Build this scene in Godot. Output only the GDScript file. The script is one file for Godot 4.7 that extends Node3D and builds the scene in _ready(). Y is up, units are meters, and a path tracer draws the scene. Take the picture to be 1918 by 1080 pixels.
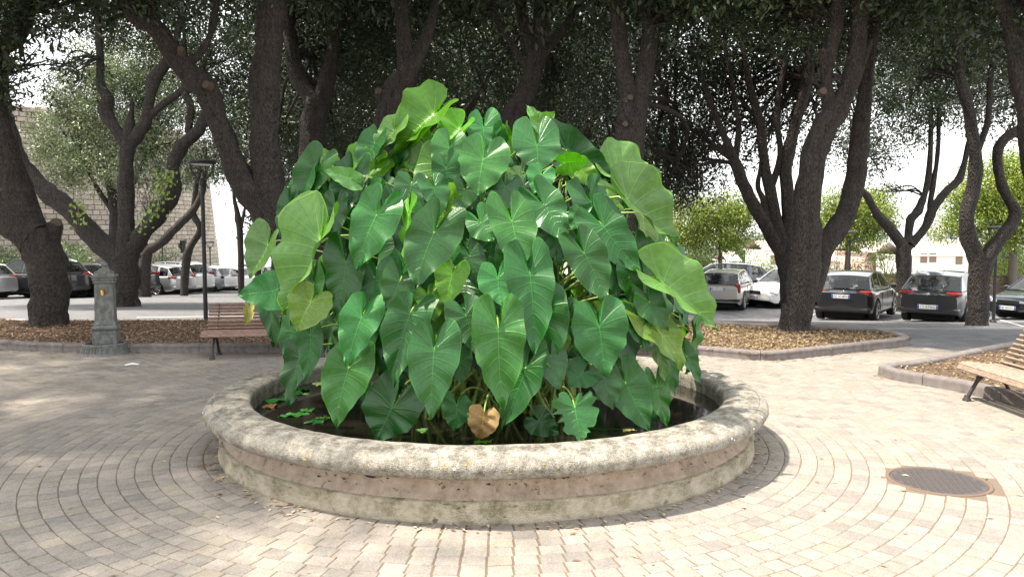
extends Node3D
# A round stone basin with a big taro plant on a paved square under evergreen oaks.

const FPX := 1477.0            # focal length in photo pixels (1918 wide)
const CAM_H := 1.7
const PITCH := 0.0676
const BASIN := Vector3(-0.2, 0.0, -6.74)
var cam: Camera3D
var rng := RandomNumberGenerator.new()
var M := {}                    # materials
var used := {}
var N3: FastNoiseLite

# ------------------------------------------------------------------ pixels to space
func ray(x: float, y: float) -> Vector3:
	var v := Vector3((x - 959.0) / FPX, -(y - 540.0) / FPX, -1.0).rotated(Vector3.RIGHT, -PITCH)
	return v / -v.z
func at(x: float, y: float, d: float) -> Vector3:
	return Vector3(0, CAM_H, 0) + ray(x, y) * d
func px(p: Vector3) -> Vector2:
	var w := (p - Vector3(0, CAM_H, 0)).rotated(Vector3.RIGHT, PITCH)
	if w.z > -0.05: return Vector2(-9999, -9999)
	return Vector2(959.0 + FPX * w.x / -w.z, 540.0 - FPX * w.y / -w.z)
func on_level(x: float, y: float, h := 0.0) -> Vector3:
	var r := ray(x, y)
	return Vector3(0, CAM_H, 0) + r * ((h - CAM_H) / r.y)
func on_ground(x: float, y: float) -> Vector3:
	var r := ray(x, y)
	var d := 3.0
	while d < 120.0:
		var p := Vector3(0, CAM_H, 0) + r * d
		if p.y <= gy(p.x, p.z): return p
		d += 0.05
	return Vector3(0, CAM_H, 0) + r * d
func gy(x: float, z: float) -> float:
	var d := -z
	var t := smoothstep(-3.0, 3.0, x)
	var r := clampf((d - 13.6) * 0.085, 0.0, 1.0)
	var l := clampf((d - 14.9) * 0.05, 0.0, 1.65)
	var y := -lerpf(l, r, t)
	var f := lerpf(66.0, 42.0, t)
	y -= 13.0 * smoothstep(f, f + 26.0, d) + 17.0 * smoothstep(150.0, 1200.0, d)
	return y

# ------------------------------------------------------------------ mesh collector
class MB:
	var v := PackedVector3Array()
	var n := PackedVector3Array()
	var uv := PackedVector2Array()
	var c := PackedColorArray()
	var ix := PackedInt32Array()
	func vert(p: Vector3, nn: Vector3, u := Vector2.ZERO, col := Color.WHITE) -> int:
		v.append(p); n.append(nn); uv.append(u); c.append(col)
		return v.size() - 1
	func tri(a: int, b: int, d: int):
		var cr := (v[b] - v[a]).cross(v[d] - v[a])
		if cr.dot(n[a] + n[b] + n[d]) > 0.0:
			ix.append(a); ix.append(d); ix.append(b)
		else:
			ix.append(a); ix.append(b); ix.append(d)
	func quad(a: int, b: int, d: int, e: int):
		tri(a, b, d); tri(a, d, e)
	func flat(pts: Array, nn: Vector3, col := Color.WHITE, uvs := []):      # convex polygon
		var k := []
		for i in pts.size(): k.append(vert(pts[i], nn, uvs[i] if uvs.size() else Vector2(pts[i].x, pts[i].z), col))
		for i in range(1, pts.size() - 1): tri(k[0], k[i], k[i + 1])
	func cbox(xf: Transform3D, size: Vector3, b := 0.01, col := Color.WHITE):   # chamfered box
		var h := size * 0.5
		b = minf(b, minf(h.x, minf(h.y, h.z)) * 0.9)
		var base := v.size()
		for ci in 8:
			var s := Vector3(1 if ci & 1 else -1, 1 if ci & 2 else -1, 1 if ci & 4 else -1)
			for a in 3:
				var p := Vector3.ZERO
				for k in 3: p[k] = s[k] * (h[k] if k == a else h[k] - b)
				var nn := Vector3.ZERO
				nn[a] = s[a]
				vert(xf * p, (xf.basis * nn).normalized(), Vector2(p.x + p.z, p.y), col)
		for a in 3:
			var p1 := (a + 1) % 3
			var p2 := (a + 2) % 3
			for sg in 2:
				var q := []
				for o in [[0, 0], [1, 0], [1, 1], [0, 1]]:
					q.append(base + ((sg << a) | (o[0] << p1) | (o[1] << p2)) * 3 + a)
				quad(q[0], q[1], q[2], q[3])
			for o in [[0, 0], [1, 0], [1, 1], [0, 1]]:
				var c0: int = (o[0] << p1) | (o[1] << p2)
				var c1: int = c0 | (1 << a)
				quad(base + c0 * 3 + p1, base + c1 * 3 + p1, base + c1 * 3 + p2, base + c0 * 3 + p2)
		for ci in 8: tri(base + ci * 3, base + ci * 3 + 1, base + ci * 3 + 2)
	func bar(a: Vector3, b: Vector3, w: float, t: float, bev := 0.005, col := Color.WHITE, up := Vector3.UP):
		var d := (b - a)
		var x := d.normalized()
		if absf(x.dot(up)) > 0.98: up = Vector3.FORWARD
		var z := x.cross(up).normalized()
		var y := z.cross(x)
		cbox(Transform3D(Basis(x, y, z), (a + b) * 0.5), Vector3(d.length(), t, w), bev, col)
	func tube(pts: Array, rad: Array, sides := 8, col := Color.WHITE, wob: FastNoiseLite = null, amp := 0.0, caps := true):
		var prev := -1
		var side := Vector3.ZERO
		var vv := 0.0
		for i in pts.size():
			var t: Vector3 = (pts[mini(i + 1, pts.size() - 1)] - pts[maxi(i - 1, 0)]).normalized()
			if side == Vector3.ZERO:
				side = t.cross(Vector3.UP if absf(t.y) < 0.9 else Vector3.RIGHT).normalized()
			side = (side - t * side.dot(t)).normalized()
			var up := t.cross(side)
			var first := v.size()
			if i > 0: vv += pts[i].distance_to(pts[i - 1])
			for k in sides + 1:
				var a := TAU * (k % sides) / sides
				var nn := side * cos(a) + up * sin(a)
				var r: float = rad[i]
				if wob:
					var q: Vector3 = pts[i] + nn * r
					r *= 1.0 + amp * wob.get_noise_3d(q.x * 55.0, q.y * 35.0, q.z * 55.0) + amp * 0.9 * wob.get_noise_3d(q.x * 150.0, q.y * 90.0, q.z * 150.0) + amp * 0.5 * wob.get_noise_3d(q.x * 420.0, q.y * 160.0, q.z * 420.0)
				vert(pts[i] + nn * r, nn, Vector2(float(k) / sides, vv), col)
			if prev >= 0:
				for k in sides: quad(prev + k, prev + k + 1, first + k + 1, first + k)
			prev = first
		if caps:
			for e in [0, pts.size() - 1]:
				var f: int = prev
				var t2: Vector3 = (pts[0] - pts[1]).normalized() if e == 0 else (pts[-1] - pts[-2]).normalized()
				if e == 0: f = prev - (pts.size() - 1) * (sides + 1)
				var cc := vert(pts[e], t2, Vector2(0.5, 0), col)
				var ring := []
				for k in sides: ring.append(vert(v[f + k], t2, Vector2(0.5, 0), col))
				for k in sides: tri(cc, ring[k], ring[(k + 1) % sides])
	func lathe(prof: Array, seg := 32, o := Vector3.ZERO, col := Color.WHITE, a0 := 0.0, a1 := TAU, sq := 0.0):
		# prof: [radius, height] from bottom to top along the outside
		var prev := -1
		for i in prof.size():
			var a: Vector2 = prof[maxi(i - 1, 0)]
			var b: Vector2 = prof[mini(i + 1, prof.size() - 1)]
			var d := (b - a).normalized()
			var first := v.size()
			for k in seg + 1:
				var th := lerpf(a0, a1, float(k) / seg)
				var q := 1.0
				if sq > 0.0:
					q = 1.0 / maxf(absf(cos(th)), absf(sin(th)))
				var dir := Vector3(cos(th), 0, sin(th))
				vert(o + dir * prof[i].x * q + Vector3(0, prof[i].y, 0), (dir * d.y + Vector3(0, -d.x, 0)).normalized(), Vector2(th, prof[i].y), col)
			if prev >= 0:
				for k in seg: quad(prev + k, prev + k + 1, first + k + 1, first + k)
			prev = first
	func smooth():       # normals from the faces
		var acc := PackedVector3Array()
		acc.resize(v.size())
		for i in range(0, ix.size(), 3):
			var cr := -(v[ix[i + 1]] - v[ix[i]]).cross(v[ix[i + 2]] - v[ix[i]])
			for k in 3: acc[ix[i + k]] += cr
		for i in v.size():
			if acc[i].length() > 1e-10: n[i] = acc[i].normalized()
	func mesh() -> ArrayMesh:
		var m := ArrayMesh.new()
		var arr := []
		arr.resize(Mesh.ARRAY_MAX)
		arr[Mesh.ARRAY_VERTEX] = v; arr[Mesh.ARRAY_NORMAL] = n; arr[Mesh.ARRAY_TEX_UV] = uv
		arr[Mesh.ARRAY_COLOR] = c; arr[Mesh.ARRAY_INDEX] = ix
		m.add_surface_from_arrays(Mesh.PRIMITIVE_TRIANGLES, arr)
		return m

# ------------------------------------------------------------------ scene helpers
func numbered(called: String) -> String:
	used[called] = used.get(called, 0) + 1
	return called if used[called] == 1 else "%s_%03d" % [called, used[called] - 1]
func thing(called: String, label: String, category: String, where := Vector3.ZERO, turn := 0.0, group := "") -> Node3D:
	var o := Node3D.new()
	o.name = numbered(called)
	add_child(o)
	o.position = where
	o.rotation.y = turn
	tag(o, label, category, group)
	return o
func tag(o: Node, label: String, category: String, group := "", kind := ""):
	if label: o.set_meta("label", label)
	if category: o.set_meta("category", category)
	if group: o.set_meta("group", group)
	if kind: o.set_meta("kind", kind)
func part(mb, called: String, mat: Material, parent: Node = null) -> MeshInstance3D:
	var o := MeshInstance3D.new()
	o.mesh = mb.mesh() if mb is MB else mb
	o.material_override = mat
	if parent == null:
		o.name = numbered(called)
		add_child(o)
	else:
		o.name = called
		parent.add_child(o, true)
	return o
func structure(mb, called: String, mat: Material, label := "") -> MeshInstance3D:
	var o := part(mb, called, mat)
	tag(o, label if label else called.replace("_", " ") + " of the square and car park", called.replace("_", " "), "", "structure")
	return o
func multi(mesh: Mesh, xfs: Array, cols: Array, called: String, mat: Material, parent: Node) -> MultiMeshInstance3D:
	var mm := MultiMesh.new()
	mm.transform_format = MultiMesh.TRANSFORM_3D
	mm.use_colors = true
	mm.mesh = mesh
	mm.instance_count = xfs.size()
	for i in xfs.size():
		mm.set_instance_transform(i, xfs[i])
		mm.set_instance_color(i, cols[i])
	var o := MultiMeshInstance3D.new()
	o.multimesh = mm
	o.material_override = mat
	o.name = called if parent != self else numbered(called)
	parent.add_child(o, true)
	return o
func text_part(s: String, size: float, mat: Material, parent: Node, xf: Transform3D, called := "lettering") -> MeshInstance3D:
	var t := TextMesh.new()
	var f := SystemFont.new()
	f.font_names = PackedStringArray(["Droid Sans"])
	t.font = f
	t.text = s
	t.font_size = 32
	t.pixel_size = size / 24.0
	t.depth = 0.004
	var o := MeshInstance3D.new()
	o.mesh = t
	o.material_override = mat
	o.name = called
	o.transform = xf
	parent.add_child(o, true)
	return o

# ------------------------------------------------------------------ textures and materials
func nbytes(sd: int, freq: float, size: int, oct := 4, kind := FastNoiseLite.TYPE_SIMPLEX_SMOOTH) -> PackedByteArray:
	var f := FastNoiseLite.new()
	f.noise_type = kind
	f.seed = sd
	f.frequency = freq
	f.fractal_octaves = oct
	var im := f.get_seamless_image(size, size, false, false, 0.15, true)
	im.convert(Image.FORMAT_L8)
	return im.get_data()
func lut(stops: Array) -> Array:      # [[t, Color], ...] in sRGB
	var g := Gradient.new()
	var off := PackedFloat32Array()
	var cc := PackedColorArray()
	for s in stops:
		off.append(s[0]); cc.append(s[1])
	g.offsets = off
	g.colors = cc
	var out := []
	for i in 256: out.append(g.sample(i / 255.0))
	return out
func tex_from(layers: Array, weights: Array, stops: Array, size: int, spots = null, spot_cut := 200, spot_col := Color.BLACK) -> ImageTexture:
	var table := lut(stops)
	var im := Image.create(size, size, true, Image.FORMAT_RGB8)
	var data := PackedByteArray()
	data.resize(size * size * 3)
	for i in size * size:
		var t := 0.0
		for k in layers.size(): t += layers[k][i] * weights[k]
		var c: Color = table[clampi(int(t), 0, 255)]
		if spots != null and spots[i] > spot_cut:
			c = c.lerp(spot_col, clampf((spots[i] - spot_cut) / 18.0, 0.0, 1.0))
		data[i * 3] = int(c.r * 255); data[i * 3 + 1] = int(c.g * 255); data[i * 3 + 2] = int(c.b * 255)
	im = Image.create_from_data(size, size, false, Image.FORMAT_RGB8, data)
	im.generate_mipmaps()
	return ImageTexture.create_from_image(im)
func bump_from(bytes: PackedByteArray, size: int, strength := 4.0) -> ImageTexture:
	var im := Image.create_from_data(size, size, false, Image.FORMAT_L8, bytes)
	im.convert(Image.FORMAT_RGB8)
	im.bump_map_to_normal_map(strength)
	im.generate_mipmaps()
	return ImageTexture.create_from_image(im)
func mat(col: Color, rough := 0.8, metal := 0.0) -> StandardMaterial3D:
	var m := StandardMaterial3D.new()
	m.albedo_color = col
	m.roughness = rough
	m.metallic = metal
	return m
func tri_mat(tex: Texture2D, scale: Vector3, rough := 0.9, nrm: Texture2D = null, ns := 1.0, vcol := false) -> StandardMaterial3D:
	var m := mat(Color.WHITE, rough)
	m.albedo_texture = tex
	m.uv1_triplanar = true
	m.uv1_world_triplanar = true
	m.uv1_scale = scale
	m.vertex_color_use_as_albedo = vcol
	if nrm:
		m.normal_enabled = true
		m.normal_texture = nrm
		m.normal_scale = ns
	return m
func lin(r: float, g: float, b: float) -> Color:
	return Color(r, g, b).linear_to_srgb()

func make_materials():
	var s := 512
	var n1 := nbytes(1, 0.012, s, 5)
	var n2 := nbytes(2, 0.05, s, 4)
	var n3 := nbytes(3, 0.2, s, 2)
	var n4 := nbytes(4, 0.006, s, 4)
	var cell := nbytes(5, 0.03, s, 3, FastNoiseLite.TYPE_CELLULAR)
	# grey lichen-grown stone of the basin
	M.stone_rim = tri_mat(tex_from([n1, n2, n3], [0.35, 0.25, 0.4], [[0.24, lin(.055, .048, .036)], [0.4, lin(.165, .148, .115)], [0.5, lin(.31, .283, .235)], [0.62, lin(.46, .425, .365)], [0.8, lin(.62, .59, .52)]], s, nbytes(9, 0.025, s, 3), 212, lin(.33, .25, .06)), Vector3(1.1, 1.1, 1.1), 0.95, bump_from(n3, s, 7.0), 1.2)
	M.stone_band = tri_mat(tex_from([n1, n2, n3], [0.45, 0.3, 0.25], [[0.2, lin(.17, .13, .09)], [0.42, lin(.34, .265, .2)], [0.6, lin(.44, .355, .28)], [0.85, lin(.53, .45, .37)]], s, nbytes(10, 0.028, s, 4), 205, lin(.045, .035, .027)), Vector3(0.8, 0.8, 0.8), 0.95, bump_from(n2, s, 3.0), 0.8)
	M.stone_foot = tri_mat(tex_from([n1, n2, n3], [0.5, 0.3, 0.2], [[0.2, lin(.11, .1, .06)], [0.4, lin(.26, .23, .15)], [0.58, lin(.42, .365, .28)], [0.85, lin(.52, .46, .36)]], s, nbytes(11, 0.02, s, 4), 200, lin(.08, .085, .04)), Vector3(0.7, 0.9, 0.7), 0.95, bump_from(n3, s, 4.0), 1.0)
	M.moss = mat(lin(.035, .03, .022), 1.0)
	M.lichen = mat(lin(.42, .32, .08), 1.0)
	# pavers: tone by piece, grain by texture
	M.paver = tri_mat(tex_from([n3, n2, n1], [0.55, 0.3, 0.15], [[0.15, Color(.55, .54, .53)], [0.5, Color(.86, .855, .85)], [0.8, Color(1, 1, 1)]], s), Vector3(2.2, 2.2, 2.2), 0.9, bump_from(n3, s, 3.0), 0.6, true)
	M.joint = tri_mat(tex_from([n2, n3], [0.5, 0.5], [[0.2, lin(.10, .074, .052)], [0.8, lin(.22, .17, .125)]], s), Vector3(2, 2, 2), 1.0)
	M.kerb = tri_mat(tex_from([n1, n3], [0.5, 0.5], [[0.2, lin(.11, .095, .088)], [0.5, lin(.19, .165, .155)], [0.8, lin(.27, .24, .225)]], s), Vector3(1.3, 1.3, 1.3), 0.92, bump_from(n3, s, 3.0), 0.6)
	M.soil = tri_mat(tex_from([n2, n3], [0.5, 0.5], [[0.2, lin(.05, .032, .02)], [0.5, lin(.13, .085, .052)], [0.8, lin(.24, .165, .1)]], s), Vector3(2, 2, 2), 1.0, bump_from(n3, s, 6.0), 1.0)
	M.asphalt = tri_mat(tex_from([n1, n2, n3], [0.45, 0.2, 0.35], [[0.2, lin(.085, .085, .09)], [0.5, lin(.15, .148, .15)], [0.8, lin(.23, .225, .22)]], s), Vector3(0.35, 0.35, 0.35), 0.85)
	M.ground = tri_mat(tex_from([n4, n2], [0.6, 0.4], [[0.2, lin(.2, .21, .19)], [0.5, lin(.28, .285, .27)], [0.8, lin(.36, .36, .34)]], s), Vector3(0.05, 0.05, 0.05), 1.0)
	M.paint = tri_mat(tex_from([n2, n3], [0.5, 0.5], [[0.2, lin(.35, .34, .33)], [0.6, lin(.7, .7, .68)]], s), Vector3(1, 1, 1), 0.8)
	# bark: stretched along the trunk
	M.bark = tri_mat(tex_from([n2, n3, n1], [0.5, 0.25, 0.25], [[0.22, lin(.010, .008, .007)], [0.42, lin(.034, .028, .024)], [0.58, lin(.07, .058, .049)], [0.8, lin(.12, .10, .085)]], s), Vector3(1.5, 0.4, 1.5), 0.95, bump_from(n2, s, 16.0), 2.0)
	M.bark_pale = tri_mat(tex_from([n2, n3], [0.6, 0.4], [[0.2, lin(.09, .075, .06)], [0.8, lin(.25, .21, .17)]], s), Vector3(3, 1, 3), 0.95)
	M.cut_wood = mat(lin(.095, .07, .052), 0.95)
	M.leaf_dark = foliage(0.28)
	M.leaf_lit = foliage(0.5)
	# cast metal, iron, wood
	M.cast = tri_mat(tex_from([n1, n2, n3], [0.5, 0.3, 0.2], [[0.2, lin(.06, .068, .063)], [0.45, lin(.13, .14, .13)], [0.6, lin(.21, .205, .19)], [0.85, lin(.28, .25, .23)]], s), Vector3(2.2, 1.2, 2.2), 0.65, bump_from(n3, s, 3.0), 0.5)
	M.cast.metallic = 0.2
	M.brass = mat(lin(.5, .3, .08), 0.35, 0.9)
	M.iron = tri_mat(tex_from([n2, n3], [0.5, 0.5], [[0.2, lin(.03, .028, .027)], [0.8, lin(.075, .07, .066)]], s), Vector3(4, 4, 4), 0.55, bump_from(n3, s, 2.0), 0.5)
	M.iron.metallic = 0.3
	M.lamp_metal = mat(lin(.03, .03, .032), 0.5, 0.3)
	M.lamp_glass = mat(lin(.55, .55, .53), 0.25)
	var wood_tex := tex_from([nbytes(31, 0.03, s, 4), n3], [0.7, 0.3], [[0.2, lin(.12, .06, .045)], [0.5, lin(.26, .16, .125)], [0.8, lin(.42, .31, .25)]], s)
	M.wood_pale = tri_mat(tex_from([nbytes(31, 0.03, s, 4), n3], [0.7, 0.3], [[0.2, lin(.15, .095, .065)], [0.5, lin(.29, .22, .165)], [0.8, lin(.43, .365, .3)]], s), Vector3(6, 6, 0.7), 0.7)
	M.wood_dark = tri_mat(wood_tex, Vector3(0.7, 6, 6), 0.65)
	M.manhole = tri_mat(tex_from([n2, n3], [0.5, 0.5], [[0.2, lin(.07, .062, .06)], [0.8, lin(.17, .15, .145)]], s), Vector3(4, 4, 4), 0.6, null, 1.0)
	M.manhole.metallic = 0.35
	M.rust = tri_mat(tex_from([n2, n3], [0.5, 0.5], [[0.2, lin(.10, .065, .045)], [0.8, lin(.23, .165, .115)]], s), Vector3(5, 5, 5), 0.9)
	# walls and houses
	M.block = tri_mat(tex_from([n1, n2, n3], [0.4, 0.35, 0.25], [[0.2, Color(.6, .57, .53)], [0.5, Color(.84, .82, .79)], [0.8, Color(1, .99, .97)]], s), Vector3(0.8, 0.8, 0.8), 0.95, bump_from(n2, s, 3.0), 0.8, true)
	M.mortar = mat(lin(.42, .38, .335), 1.0)
	M.plaster_pink = mat(lin(.6, .42, .36), 0.95)
	M.plaster_white = mat(lin(.78, .76, .72), 0.95)
	M.roof_tile = mat(lin(.6, .52, .46), 0.95)
	M.shutter = mat(lin(.22, .15, .11), 0.8)
	# water
	M.water = mat(lin(.012, .011, .007), 0.06)
	M.water.metallic_specular = 0.5
	# cars
	M.tyre = mat(lin(.018, .018, .019), 0.8)
	M.rim = mat(lin(.5, .5, .51), 0.3, 0.8)
	M.rim_dark = mat(lin(.09, .09, .095), 0.35, 0.6)
	M.trim = mat(lin(.013, .013, .014), 0.5)
	M.under = mat(lin(.012, .012, .012), 0.95)
	M.red_lamp = mat(lin(.22, .012, .012), 0.2)
	M.clear_lamp = mat(lin(.7, .7, .72), 0.15)
	M.plate = mat(lin(.72, .73, .72), 0.5)
	M.plate_blue = mat(lin(.03, .09, .4), 0.5)
	M.ink = mat(lin(.02, .02, .025), 0.6)
	M.chrome = mat(lin(.62, .62, .63), 0.15, 1.0)
	M.seat = mat(lin(.03, .03, .032), 0.9)
	M.car_glass = mat(Color(.03, .04, .045, .52), 0.03)
	M.car_glass.transparency = BaseMaterial3D.TRANSPARENCY_ALPHA
	for e in [["black", .009, .009, .011, .0], ["anthracite", .028, .03, .034, .4], ["silver", .42, .43, .44, .6], ["champagne", .45, .43, .39, .45], ["white", .78, .78, .77, .0], ["blue", .14, .17, .22, .5], ["navy", .02, .026, .036, .3]]:
		var p := mat(lin(e[1], e[2], e[3]), 0.28, e[4])
		p.clearcoat_enabled = true
		p.clearcoat = 1.0
		p.clearcoat_roughness = 0.04
		M["paint_" + e[0]] = p
	M.paper = mat(lin(.8, .8, .78), 0.9)
	make_taro_materials()

func foliage(back: float) -> StandardMaterial3D:
	var m := mat(Color.WHITE, 0.42)
	m.vertex_color_use_as_albedo = true
	m.backlight_enabled = true
	m.backlight = Color(back, back, back * 0.5)
	m.cull_mode = BaseMaterial3D.CULL_DISABLED
	return m

# ------------------------------------------------------------------ everything
func _ready():
	cam = Camera3D.new()
	cam.name = "camera"
	cam.position = Vector3(0, CAM_H, 0)
	cam.rotation.x = -PITCH
	cam.fov = rad_to_deg(2.0 * atan(540.0 / FPX))
	cam.far = 9000.0
	add_child(cam)
	cam.current = true
	var sky_mat := ProceduralSkyMaterial.new()
	sky_mat.sky_top_color = Color(.93, .945, .965)
	sky_mat.sky_horizon_color = Color(1.0, 1.0, 1.0)
	sky_mat.sky_curve = .3
	sky_mat.ground_bottom_color = Color(.4, .4, .38)
	sky_mat.ground_horizon_color = Color(.93, .95, .97)
	sky_mat.sun_angle_max = 20.0
	var sky := Sky.new()
	sky.sky_material = sky_mat
	var env := Environment.new()
	env.background_mode = Environment.BG_SKY
	env.sky = sky
	env.background_energy_multiplier = 1.0
	env.tonemap_mode = Environment.TONE_MAPPER_LINEAR
	env.tonemap_exposure = 2.3
	env.sdfgi_enabled = true
	env.ssao_enabled = true
	env.ssil_enabled = true
	var we := WorldEnvironment.new()
	we.environment = env
	add_child(we)
	var sun := DirectionalLight3D.new()
	sun.name = "sun"
	sun.light_energy = 1.4
	sun.light_color = Color(1.0, .96, .9)
	sun.light_angular_distance = 2.0
	sun.shadow_enabled = true
	add_child(sun)
	sun.look_at_from_position(Vector3(-.43, .9, .02) * 50.0, Vector3.ZERO)
	make_materials()
	print("materials")
	build_ground()
	print("ground")
	build_basin()
	build_trees()
	print("trees ", total)
	build_surroundings()
	build_cars()
	print("cars")
	build_taro()
	print("done")

# ------------------------------------------------------------------ ground, paving, beds
const LEFT_FRONT := [[-16, -17.0], [-12, -14.6], [-9.4, -12.75], [-8.3, -12.05], [-7.6, -11.68], [-7.1, -11.5], [-6.5, -11.38], [-5.7, -11.33], [-4.6, -11.33], [-3.5, -11.36], [-2.4, -11.45], [-1.6, -11.6]]
const LEFT_BACK := [[-1.3, -12.2], [-1.3, -15.0], [-6, -15.05], [-9.4, -14.95], [-12, -16.6], [-15.5, -18.6]]
const MID := [[1.0, -12.2], [1.15, -11.75], [1.5, -11.5], [2.5, -11.2], [3.0, -10.85], [3.25, -10.66], [3.5, -10.6], [3.75, -10.68], [4.9, -11.33], [6.0, -11.98], [6.25, -12.25], [6.35, -12.6], [6.3, -13.1], [6.1, -13.4], [3.4, -14.6], [1.3, -15.2], [1.0, -14.9]]
const RIGHT := [[5.6, 2.0], [5.45, -3.0], [5.35, -6.0], [5.22, -7.7], [5.02, -8.5], [4.78, -8.95], [4.62, -9.2], [4.58, -9.42], [4.7, -9.58], [4.95, -9.68], [5.4, -9.95], [6.7, -10.95], [9.0, -12.6], [14, -15.0], [16, -10], [16, 2]]
func poly2(a: Array) -> PackedVector2Array:
	var o := PackedVector2Array()
	for p in a: o.append(Vector2(p[0], p[1]))
	return o
func sheet(poly: PackedVector2Array, y: float) -> MB:
	var mb := MB.new()
	for p in poly: mb.vert(Vector3(p.x, y, p.y), Vector3.UP, p)
	var t := Geometry2D.triangulate_polygon(poly)
	for i in range(0, t.size(), 3): mb.tri(t[i], t[i + 1], t[i + 2])
	return mb
func smooth_line(a: Array, step: float) -> Array:     # even steps along a rounded line
	var c := Curve2D.new()
	for i in a.size():
		var p := Vector2(a[i][0], a[i][1])
		var q0 := Vector2(a[maxi(i - 1, 0)][0], a[maxi(i - 1, 0)][1])
		var q1 := Vector2(a[mini(i + 1, a.size() - 1)][0], a[mini(i + 1, a.size() - 1)][1])
		var tn := (q1 - q0).normalized()
		c.add_point(p, -tn * p.distance_to(q0) * .33, tn * p.distance_to(q1) * .33)
	var n := int(c.get_baked_length() / step)
	var out := []
	for i in n + 1: out.append(c.sample_baked(c.get_baked_length() * i / n))
	return out
func kerb(line: Array, parent: Node, inward: float):
	# stones of about a metre swept along the line; inward gives the side of the bed
	var pts := smooth_line(line, 0.2)
	var prof := [[0.0, -.05], [0.004, .085], [.014, .112], [.04, .125], [.12, .125], [.145, .115], [.155, .085], [.155, .0]]
	var i := 0
	while i < pts.size() - 1:
		var e := mini(i + 5, pts.size() - 1)
		if pts.size() - 1 - e < 2: e = pts.size() - 1
		var mb := MB.new()
		var prev := -1
		for k in range(i, e + 1):
			var t: Vector2 = (pts[mini(k + 1, pts.size() - 1)] - pts[maxi(k - 1, 0)]).normalized()
			var nn := Vector2(-t.y, t.x) * inward
			var p: Vector2 = pts[k]
			if k == i: p += t * .004
			if k == e: p -= t * .004
			var first := mb.v.size()
			for q in prof.size():
				var a: Array = prof[maxi(q - 1, 0)]
				var b: Array = prof[mini(q + 1, prof.size() - 1)]
				var dn := Vector2(b[1] - a[1], -(b[0] - a[0])).normalized()
				var w: Vector2 = p + nn * prof[q][0]
				mb.vert(Vector3(w.x, prof[q][1], w.y), Vector3(-nn.x * dn.x, -dn.y, -nn.y * dn.x))
			if k == i or k == e:
				var cap := []
				for q in prof.size(): cap.append(mb.v[first + q])
				mb.flat(cap, Vector3(t.x, 0, t.y) * (-1.0 if k == i else 1.0))
			if prev >= 0:
				for q in prof.size() - 1: mb.quad(prev + q, prev + q + 1, first + q + 1, first + q)
			prev = first
		part(mb, "kerb_stone", M.kerb, parent)
		i = e
func bed(front: Array, back: Array, called: String, label: String, inward: float, flakes: int, sd: int, tones: Array, kerb_line: Array):
	var poly := poly2(front + back)
	var b := structure(sheet(poly, .075), called, M.soil, label)
	kerb(kerb_line, b, inward)
	rng.seed = sd
	var mb := MB.new()        # one curled dry flake
	var g := [[-.03, 0, 0], [0, .006, -.011], [.032, .002, 0], [0, .004, .011], [0, 0, 0]]
	var k := []
	for p in g: k.append(mb.vert(Vector3(p[0], p[1], p[2]), Vector3.UP))
	mb.tri(k[0], k[1], k[4]); mb.tri(k[1], k[2], k[4]); mb.tri(k[2], k[3], k[4]); mb.tri(k[3], k[0], k[4])
	var lo := Vector2(1e9, 1e9)
	var hi := -lo
	for p in poly:
		lo = lo.min(p)
		hi = hi.max(p)
	lo = lo.max(Vector2(-11, -17))
	hi = hi.min(Vector2(9, -3))
	var xs := []
	var cs := []
	var tries := 0
	while xs.size() < flakes and tries < flakes * 4:
		tries += 1
		var p := Vector2(rng.randf_range(lo.x, hi.x), rng.randf_range(lo.y, hi.y))
		if not Geometry2D.is_point_in_polygon(p, poly): continue
		var bs := Basis(Vector3.UP, rng.randf() * TAU) * Basis(Vector3.RIGHT, rng.randfn() * .35) * Basis(Vector3.FORWARD, rng.randfn() * .3)
		xs.append(Transform3D(bs.scaled(Vector3.ONE * rng.randf_range(.4, 1.05)), Vector3(p.x, .078 + rng.randf() * .02, p.y)))
		var c: Color = tones[rng.randi() % tones.size()]
		cs.append(c * rng.randf_range(.85, 1.5))
	var o := multi(mb.mesh(), xs, cs, "mulch", M.litter, b)
	o.set_meta("kind", "stuff")
	return b

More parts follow.
